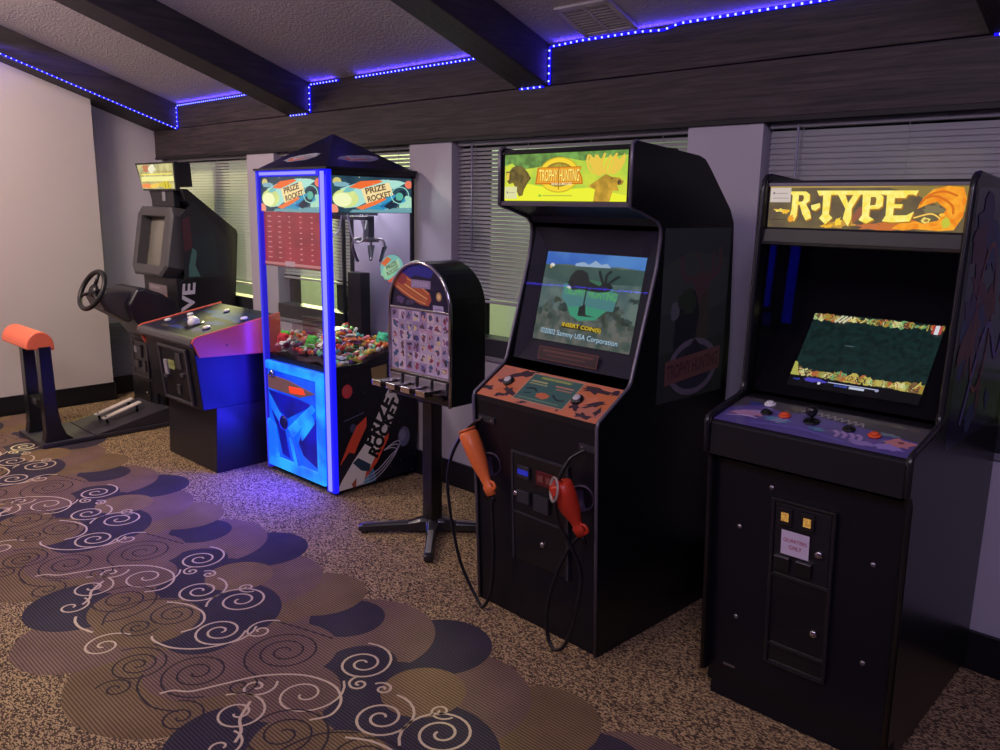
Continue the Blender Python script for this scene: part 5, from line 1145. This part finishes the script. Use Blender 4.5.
for q in ((-4.88, -4.51, .735, .755), (-4.88, -4.51, .412, .428), (-4.88, -4.865, .42, .745), (-4.53, -4.51, .42, .745)): tbx(m, *q, 0, .018, RIM3)
m.build('door_frame', cd, bevel=.004)
m = MB(); tbx(m, -4.82, -4.78, .57, .66, .006, .020, mat('pale_slot_plate', C(150, 146, 156), .4, noise=.1)); tbx(m, -4.82, -4.78, .55, .57, .006, .03, RIM3); m.build('coin_slot', cd, bevel=.003)
m = MB(); tbx(m, -4.765, -4.70, .61, .665, .006, .016, glow('yellow_coin_light', 150, 140, 84, .7, .3, 60)); m.build('lit_coin_button', cd, bevel=.003, label='yellow lit coin button')
tbx(MB(), -4.66, -4.60, .62, .72, .006, .014, RIM3).build('bill_acceptor', cd, bevel=.002); tbx(MB(), -4.70, -4.66, .46, .52, .006, .014, RIM3).build('coin_return', cd, bevel=.002); tbx(MB(), -4.62, -4.585, .58, .60, .006, .02, STEEL).build('lock', cd, bevel=.002)
# control panel with rounded front lip
PX0, PX1 = -5.11, -4.40
lip = arc(2.108, .803, .026, -PI / 2, -PI, 5) + arc(2.108, .812, .024, PI, PI * .55, 5)
MB().prism([(2.64, .79)] + [(y, z) for y, z in lip] + [(2.64, .928)], 'x', PX0, PX1, GREYP, None).build('control_panel', tb, bevel=.002)
pu = Vector((0, .53, .098)).normalized(); pn = Vector((0, -pu.z, pu.y))
A = Art(Vector((PX0 + .012, 2.115, .8380)) , (1, 0, 0), pu, PX1 - PX0 - .024, .53, 700, 500)
A.rect(0, 0, 700, 500, ink(20, 20, 42))
for i_, (x, y, rx, ry_, c) in enumerate([(120, 380, 60, 22, (40, 46, 110)), (300, 420, 90, 24, (34, 44, 120)), (560, 400, 80, 30, (60, 50, 110)), (240, 300, 80, 40, (30, 40, 110)), (520, 280, 90, 40, (36, 46, 120)), (400, 150, 260, 50, (30, 56, 120)), (400, 90, 240, 26, (20, 34, 76)), (180, 440, 50, 14, (90, 84, 60)), (620, 200, 50, 26, (60, 70, 130)), (330, 230, 60, 20, (70, 56, 50))]): A.blob(x, y, rx, ry_, ink(*c), .3, 16, seed=i_)
for k in range(9): A.line([(200 + k * 48, 120), (220 + k * 48, 170)], 8, ink(14, 20, 50))
A.build('panel_overlay', tb, 'dark blue printed control panel overlay')
def tpp(x, y, h=0): return Vector((PX0 + .012 + x, 2.115, .839)) + pu * y + pn * h
for (x, y, r) in ((.10, .12, .020), (.12, .26, .019), (.21, .22, .020), (.57, .14, .022), (.62, .36, .022), (.30, .42, .018)):
    b_ = MB().lathe([(0, 0), (r * 1.15, 0), (r * 1.15, .005), (0, .006)], BLACKM, tpp(x, y), pn, 18).build('push_button', tb)
    MB().lathe([(0, 0), (r, 0), (r, .010), (r * .7, .013), (0, .014)], WHITE, tpp(x, y, .004), pn, 18).build('plunger', b_)
tbl = MB().lathe([(0, 0), (.062, 0), (.060, .006), (.040, .006), (0, .004)], BLACKM, tpp(.37, .16), pn, 26).build('trackball', tb)
MB().lathe([(.036 * math.sin(PI * k / 10), .036 * -math.cos(PI * k / 10) * 1 + .012) for k in range(3, 10)] + [(0, .048)], WHITE, tpp(.37, .16), pn, 24).build('ball', tbl)
# orange edge panels
ORP = mat('salmon_panel', C(222, 96, 72), .35, noise=.06, nscale=10)
wedge = [(2.108, .786), (2.122, .776), (2.140, .740), (2.66, .690), (2.66, .945), (2.64, .938), (2.112, .842), (2.094, .832), (2.088, .806)]
wedge = [(2.100, .790), (2.128, .722), (2.66, .700), (2.66, .944), (2.118, .845), (2.098, .835), (2.086, .812)]
for xa, xb in ((PX1, PX1 + .014), (PX0 - .014, PX0)):
    w_ = MB().prism(wedge, 'x', xa, xb, ORP).build('edge_panel', tb, bevel=.004, label='salmon orange side panel')
MB().lathe([(0, 0), (.006, 0), (0, .003)], BLACKM, (PX1 + .014, 2.30, .78), (1, 0, 0), 10).build('bolt', tb)

# =================================================================== DRIVING GAME
dg = thing('driving_game', 'stand-on driving arcade game with steering wheel, tilted grey monitor hood and tiny lit sign', 'driving game', (-5.9, 2.3, 0))
mn = lambda mb, nm, **k: mb.build(nm, dg, **k)
sx0_, sx1_ = -6.20, -5.625
# monitor housing side outline (y, z)
HSG = [(2.745, 1.56), (2.70, 1.60), (2.68, 1.685), (2.715, 1.685), (3.075, 1.40), (3.085, 1.37), (3.04, .84), (3.05, .05), (2.66, .05), (2.52, .70), (2.60, .86), (2.62, 1.03), (2.69, 1.08)]
SGRN = mat('housing_side_print', C(28, 34, 40), .3, noise=.5, nscale=5)
hs = mn(MB().prism(HSG, 'x', sx0_ + .02, sx1_ - .004, BLACKS), 'housing', bevel=.004)
A = Art((sx1_ - .0035, 2.655, .80), (0, 1, 0), (0, 0, 1), .385, .85, 160, 340)
A.poly([(0, 60), (40, 20), (140, 120), (150, 240), (0, 236)], ink(26, 30, 38)).poly([(2, 70), (26, 60), (30, 150), (4, 160)], ink(70, 30, 44)).poly([(16, 200), (30, 150), (44, 160), (36, 200), (50, 232), (14, 232)], ink(70, 110, 104)).poly([(36, 120), (100, 110), (110, 220), (50, 226)], ink(26, 40, 44))
A.line([(0, 238), (150, 236)], 2.5, ink(12, 12, 16))
A.clip = False; A.text('DRIVE', 2, 344, 190, 40, ink(200, 196, 210), rot=-PI / 2 + .12, bold=.03, shear=-.15)
A.build('side_print', hs, 'dark side print with tall white lettering')
# tilted octagonal hood around the tube
hu = Vector((0, .09, .50)).normalized(); hn = Vector((0, -hu.z, hu.y)); HO = Vector((sx0_ - .05, 2.565, 1.060)); HWd, HH = .580, .505
def hp(x, z, d=0): return HO + Vector((x, 0, 0)) + hu * z + hn * d
oc = [(.05, 0), (HWd - .09, 0), (HWd, .08), (HWd, HH - .06), (HWd - .05, HH), (.05, HH), (0, HH - .05), (0, .05)]
ic = [(.080, .08), (HWd - .115, .08), (HWd - .115, .085), (HWd - .115, HH - .075), (HWd - .115, HH - .07), (.080, HH - .07), (.080, HH - .075), (.080, .085)]
m = MB(); n8 = 8
A_ = [hp(x, z, -.10) for x, z in oc]; B_ = [hp(x, z, .02) for x, z in oc]; D_ = [hp(x, z, .035) for x, z in [((p[0] - HWd / 2) * .93 + HWd / 2, (p[1] - HH / 2) * .93 + HH / 2) for p in oc]]; E_ = [hp(x, z, .03) for x, z in ic]; F_ = [hp(x, z, -.05) for x, z in ic]
V = A_ + B_ + D_ + E_ + F_
m.add(V, [(r * 8 + i, r * 8 + (i + 1) % 8, (r + 1) * 8 + (i + 1) % 8, (r + 1) * 8 + i) for r in range(4) for i in range(8)] + [tuple(range(8))], GREYP); mn(m, 'monitor_hood', bevel=.004)
def tube_fn(u, v):
    x = .078 + u * (HWd - .19); z = .078 + v * (HH - .145); d = -.047 + .030 * (1 - (2 * u - 1) ** 2) * (1 - (2 * v - 1) ** 2 * .6); return hp(x, z, d)
m = MB(); m.grid(tube_fn, 14, 12, CRTOFF); mn(m, 'picture_tube', fix=False)
# sign box on top
m = MB(); m.prism([(2.64, 1.693), (2.628, 1.862), (2.74, 1.862), (2.75, 1.70)], 'x', sx0_ + .03, sx1_ + .01, BLACKP); sg = mn(m, 'sign_box', bevel=.004)
m = MB(); m.box(-6.08, -5.72, 2.655, 2.70, 1.56, 1.70, BLACKP); nk = mn(m, 'sign_neck', bevel=.004)
m = MB(); m.box(-5.89, -5.84, 2.650, 2.656, 1.60, 1.665, mat('grey_tag', C(130, 128, 136), .4, noise=.1)); m.build('speaker_tag', nk)
SF = MB(); v8 = [(-6.235, 2.615, 1.868), (-5.60, 2.615, 1.868), (-5.615, 2.628, 1.672), (-6.15, 2.628, 1.672)]
v9 = [(x, y + .03, z) for x, y, z in v8]; SF.add(v8 + v9, [(0, 1, 2, 3), (4, 5, 6, 7), (0, 1, 5, 4), (1, 2, 6, 5), (2, 3, 7, 6), (3, 0, 4, 7)], BLACKP); sfo = mn(SF, 'lit_sign', bevel=.003)
A = Art((-6.15, 2.6265, 1.684), (1, 0, 0), Vector((0, -.013, .196)), .53, .172, 400, 260); A.clip = False
A.poly([(-40, 0), (400, 0), (392, 260), (0, 260)], glow('dsign', 214, 206, 140, .95, .25, 12)).blob(70, 40, 44, 40, gl(190, 120, 80), .3, seed=1).blob(140, 50, 40, 44, gl(236, 232, 200), .25, seed=2).rect(0, 100, 380, 112, gl(250, 232, 90)).rect(200, 76, 392, 84, gl(180, 150, 60)).rect(0, 130, 392, 180, gl(240, 236, 150)).rect(10, 186, 392, 192, gl(190, 150, 40))
A.blob(60, 228, 66, 26, gl(244, 140, 70), .2, seed=3).blob(160, 226, 60, 26, gl(244, 200, 80), .3, seed=4).blob(290, 216, 70, 36, gl(214, 196, 40), .3, seed=5).line([(280, 190), (290, 250)], 8, gl(150, 130, 30)).line([(320, 190), (326, 250)], 8, gl(150, 130, 30))
A.build('sign_print', sfo, 'small yellow backlit sign print')
# instruction card under the hood
m = MB(); m.box(-6.18, -5.64, 2.60, 2.64, .78, 1.06, BLACKP); ib = mn(m, 'card_panel', bevel=.004)
A = Art((-6.10, 2.5995, .83), (1, 0, 0), (0, 0, 1), .30, .17, 100, 60)
A.rect(0, 0, 100, 60, ink(120, 106, 112)).rect(0, 26, 100, 44, ink(166, 116, 94)).rect(0, 44, 100, 50, ink(190, 160, 150)).rect(0, 50, 100, 60, ink(150, 110, 96)).rect(10, 6, 60, 12, ink(140, 130, 140))
A.build('instruction_card', ib, 'tan and grey instruction card')
# dashboard pod and column
pod = [(2.645, .86), (2.52, .955), (2.39, 1.005), (2.34, 1.00), (2.27, .89), (2.30, .80), (2.41, .65), (2.52, .59), (2.645, .60)]
mn(MB().prism(pod, 'x', -6.10, -5.69, mat('dash_plastic', C(32, 31, 42), .32, noise=.1)), 'dash_pod', bevel=.02, seg=3)
neck = [(2.36, .98), (2.16, .99), (2.10, .95), (2.14, .86), (2.30, .76), (2.36, .80)]
mn(MB().prism(neck, 'x', -6.00, -5.76, mat('dash_grey', C(62, 58, 60), .45, noise=.1)), 'steering_column', bevel=.012, seg=3)
# steering wheel
wc = Vector((-5.79, 2.08, 1.000)); wn = Vector((.10, -.86, .42)).normalized(); wu = Vector((1, 0, 0)); wu = (wu - wn * wu.dot(wn)).normalized(); wv_ = wn.cross(wu)
ring = lambda r, n=36, d=0: [wc + (wu * math.cos(2 * PI * k / n) + wv_ * math.sin(2 * PI * k / n)) * r + wn * d for k in range(n)]
m = MB(); m.tube(ring(.135), .0165, mat('wheel_rubber', C(26, 25, 28), .45, noise=.15, nscale=80), seg=10, closed=True); sw = mn(m, 'steering_wheel')
m = MB(); m.lathe([(0, -.02), (.045, -.018), (.042, .004), (0, .008)], BLACKP, wc, wn, 20); m.build('hub', sw)
for q in (PI * .5 + .0, PI * 1.15, PI * 1.85):
    d = wu * math.cos(q) + wv_ * math.sin(q); MB().tube([wc + d * .03 - wn * .006, wc + d * .13], [.014, .010], BLACKP, seg=8).build('spoke', sw)
mn(MB().tube([wc - wn * .012, wc - wn * .16], [.022, .034], BLACKP, seg=12), 'wheel_shaft')
# front column with coin door
mn(MB().box(-6.22, -5.80, 2.475, 2.70, .03, .62, BLACK), 'front_column', bevel=.006)
m = MB(); m.box(-6.14, -5.90, 2.467, 2.476, .32, .58, BLACKM); cd = mn(m, 'coin_door', bevel=.002)
m = MB()
for q in ((-6.15, -5.89, .572, .584), (-6.15, -5.89, .312, .324), (-6.15, -6.138, .32, .58), (-5.902, -5.89, .32, .58)): m.box(q[0], q[1], 2.460, 2.47, q[2], q[3], RIM3)
m.build('door_frame', cd, bevel=.002)
m = MB(); m.box(-6.11, -6.06, 2.455, 2.467, .49, .54, mat('pale_slot_plate', C(150, 146, 156), .4)); m.build('coin_slot', cd, bevel=.002)
for q in ((-6.04, -5.99, 2.455, 2.467, .46, .55), (-6.11, -6.04, 2.452, 2.467, .38, .43), (-5.98, -5.93, 2.455, 2.467, .36, .44)): MB().box(*q, RIM3).build('coin_mechanism', cd, bevel=.002)
m = MB(); m.box(-6.15, -5.90, 2.468, 2.476, .06, .29, BLACKM); cb = mn(m, 'cash_door', bevel=.002)
MB().lathe([(0, 0), (.010, 0), (.008, .006), (0, .007)], CHROME, (-5.95, 2.468, .20), (0, -1, 0), 12).build('lock', cb)
for x in (-5.785, -5.745): mn(MB().tube([(x, 2.50, .03), (x, 2.50, .60)], .014, BLACKM, seg=10), 'frame_tube')
# platform and pedals
PLM = mat('platform_rubber', C(52, 49, 58), .4, noise=.2, nscale=30)
mn(MB().box(-6.13, -5.64, 1.64, 2.62, .004, .032, PLM), 'platform', bevel=.004)
wd = MB().prism([(1.98, .032), (2.50, .14), (2.50, .032)], 'x', -6.12, -5.655, PLM); pdk = mn(wd, 'pedal_deck', bevel=.003)
mn(MB().box(-6.12, -5.655, 1.968, 1.978, .032, .037, BLACKM), 'deck_hinge')
PED = mat('bare_metal_pedal', C(226, 216, 206), .35, metal=.2, noise=.05)
for x in (-5.965, -5.825):
    P_ = [Vector((x - .026, 2.09, .085)), Vector((x + .026, 2.09, .085)), Vector((x + .026, 2.36, .165)), Vector((x - .026, 2.36, .165))]; n_ = Vector((0, -.32, .95)) * .012
    m = MB(); m.add(P_ + [p + n_ for p in P_], [(0, 1, 2, 3), (4, 5, 6, 7), (0, 1, 5, 4), (1, 2, 6, 5), (2, 3, 7, 6), (3, 0, 4, 7)], PED); pe = mn(m, 'pedal', bevel=.003, label='bare metal pedal')
    m = MB(); m.tube([(x, 2.33, .105), (x, 2.33, .155)], .010, BLACKM, seg=8); m.build('pedal_post', pe)
    m = MB(); m.tube([(x, 2.12, .062), (x, 2.11, .108)], .008, BLACKM, seg=8); m.build('pedal_pivot', pe)
# padded rear rest on two posts
for x0_ in (-6.075, -5.745):
    m = MB(); m.prism([(1.665, .032), (1.845, .032), (1.800, .07), (1.775, .14), (1.760, .26), (1.752, .665), (1.680, .665), (1.678, .10)], 'x', x0_, x0_ + .075, BLACKM); mn(m, 'rest_post', bevel=.004)
mn(MB().box(-6.00, -5.745, 1.69, 1.745, .24, .30, BLACKM), 'cross_brace', bevel=.003)
m = MB(); m.box(-5.92, -5.86, 1.686, 1.691, .255, .29, STEEL); mn(m, 'brace_plate')
prof = [(1.585, .655)] + arc(1.685, .668, .098, PI, 0, 14, .10) + [(1.785, .640), (1.74, .652)]
prof = [(1.615, .655)] + arc(1.697, .668, .083, PI, 0, 14, .095) + [(1.780, .636)]
rb = mn(MB().prism(prof, 'x', -6.19, -5.685, mat('orange_vinyl_pad', C(242, 116, 84), .38, noise=.06, nscale=30)), 'rest_pad', bevel=.008, seg=3, label='orange padded rest')
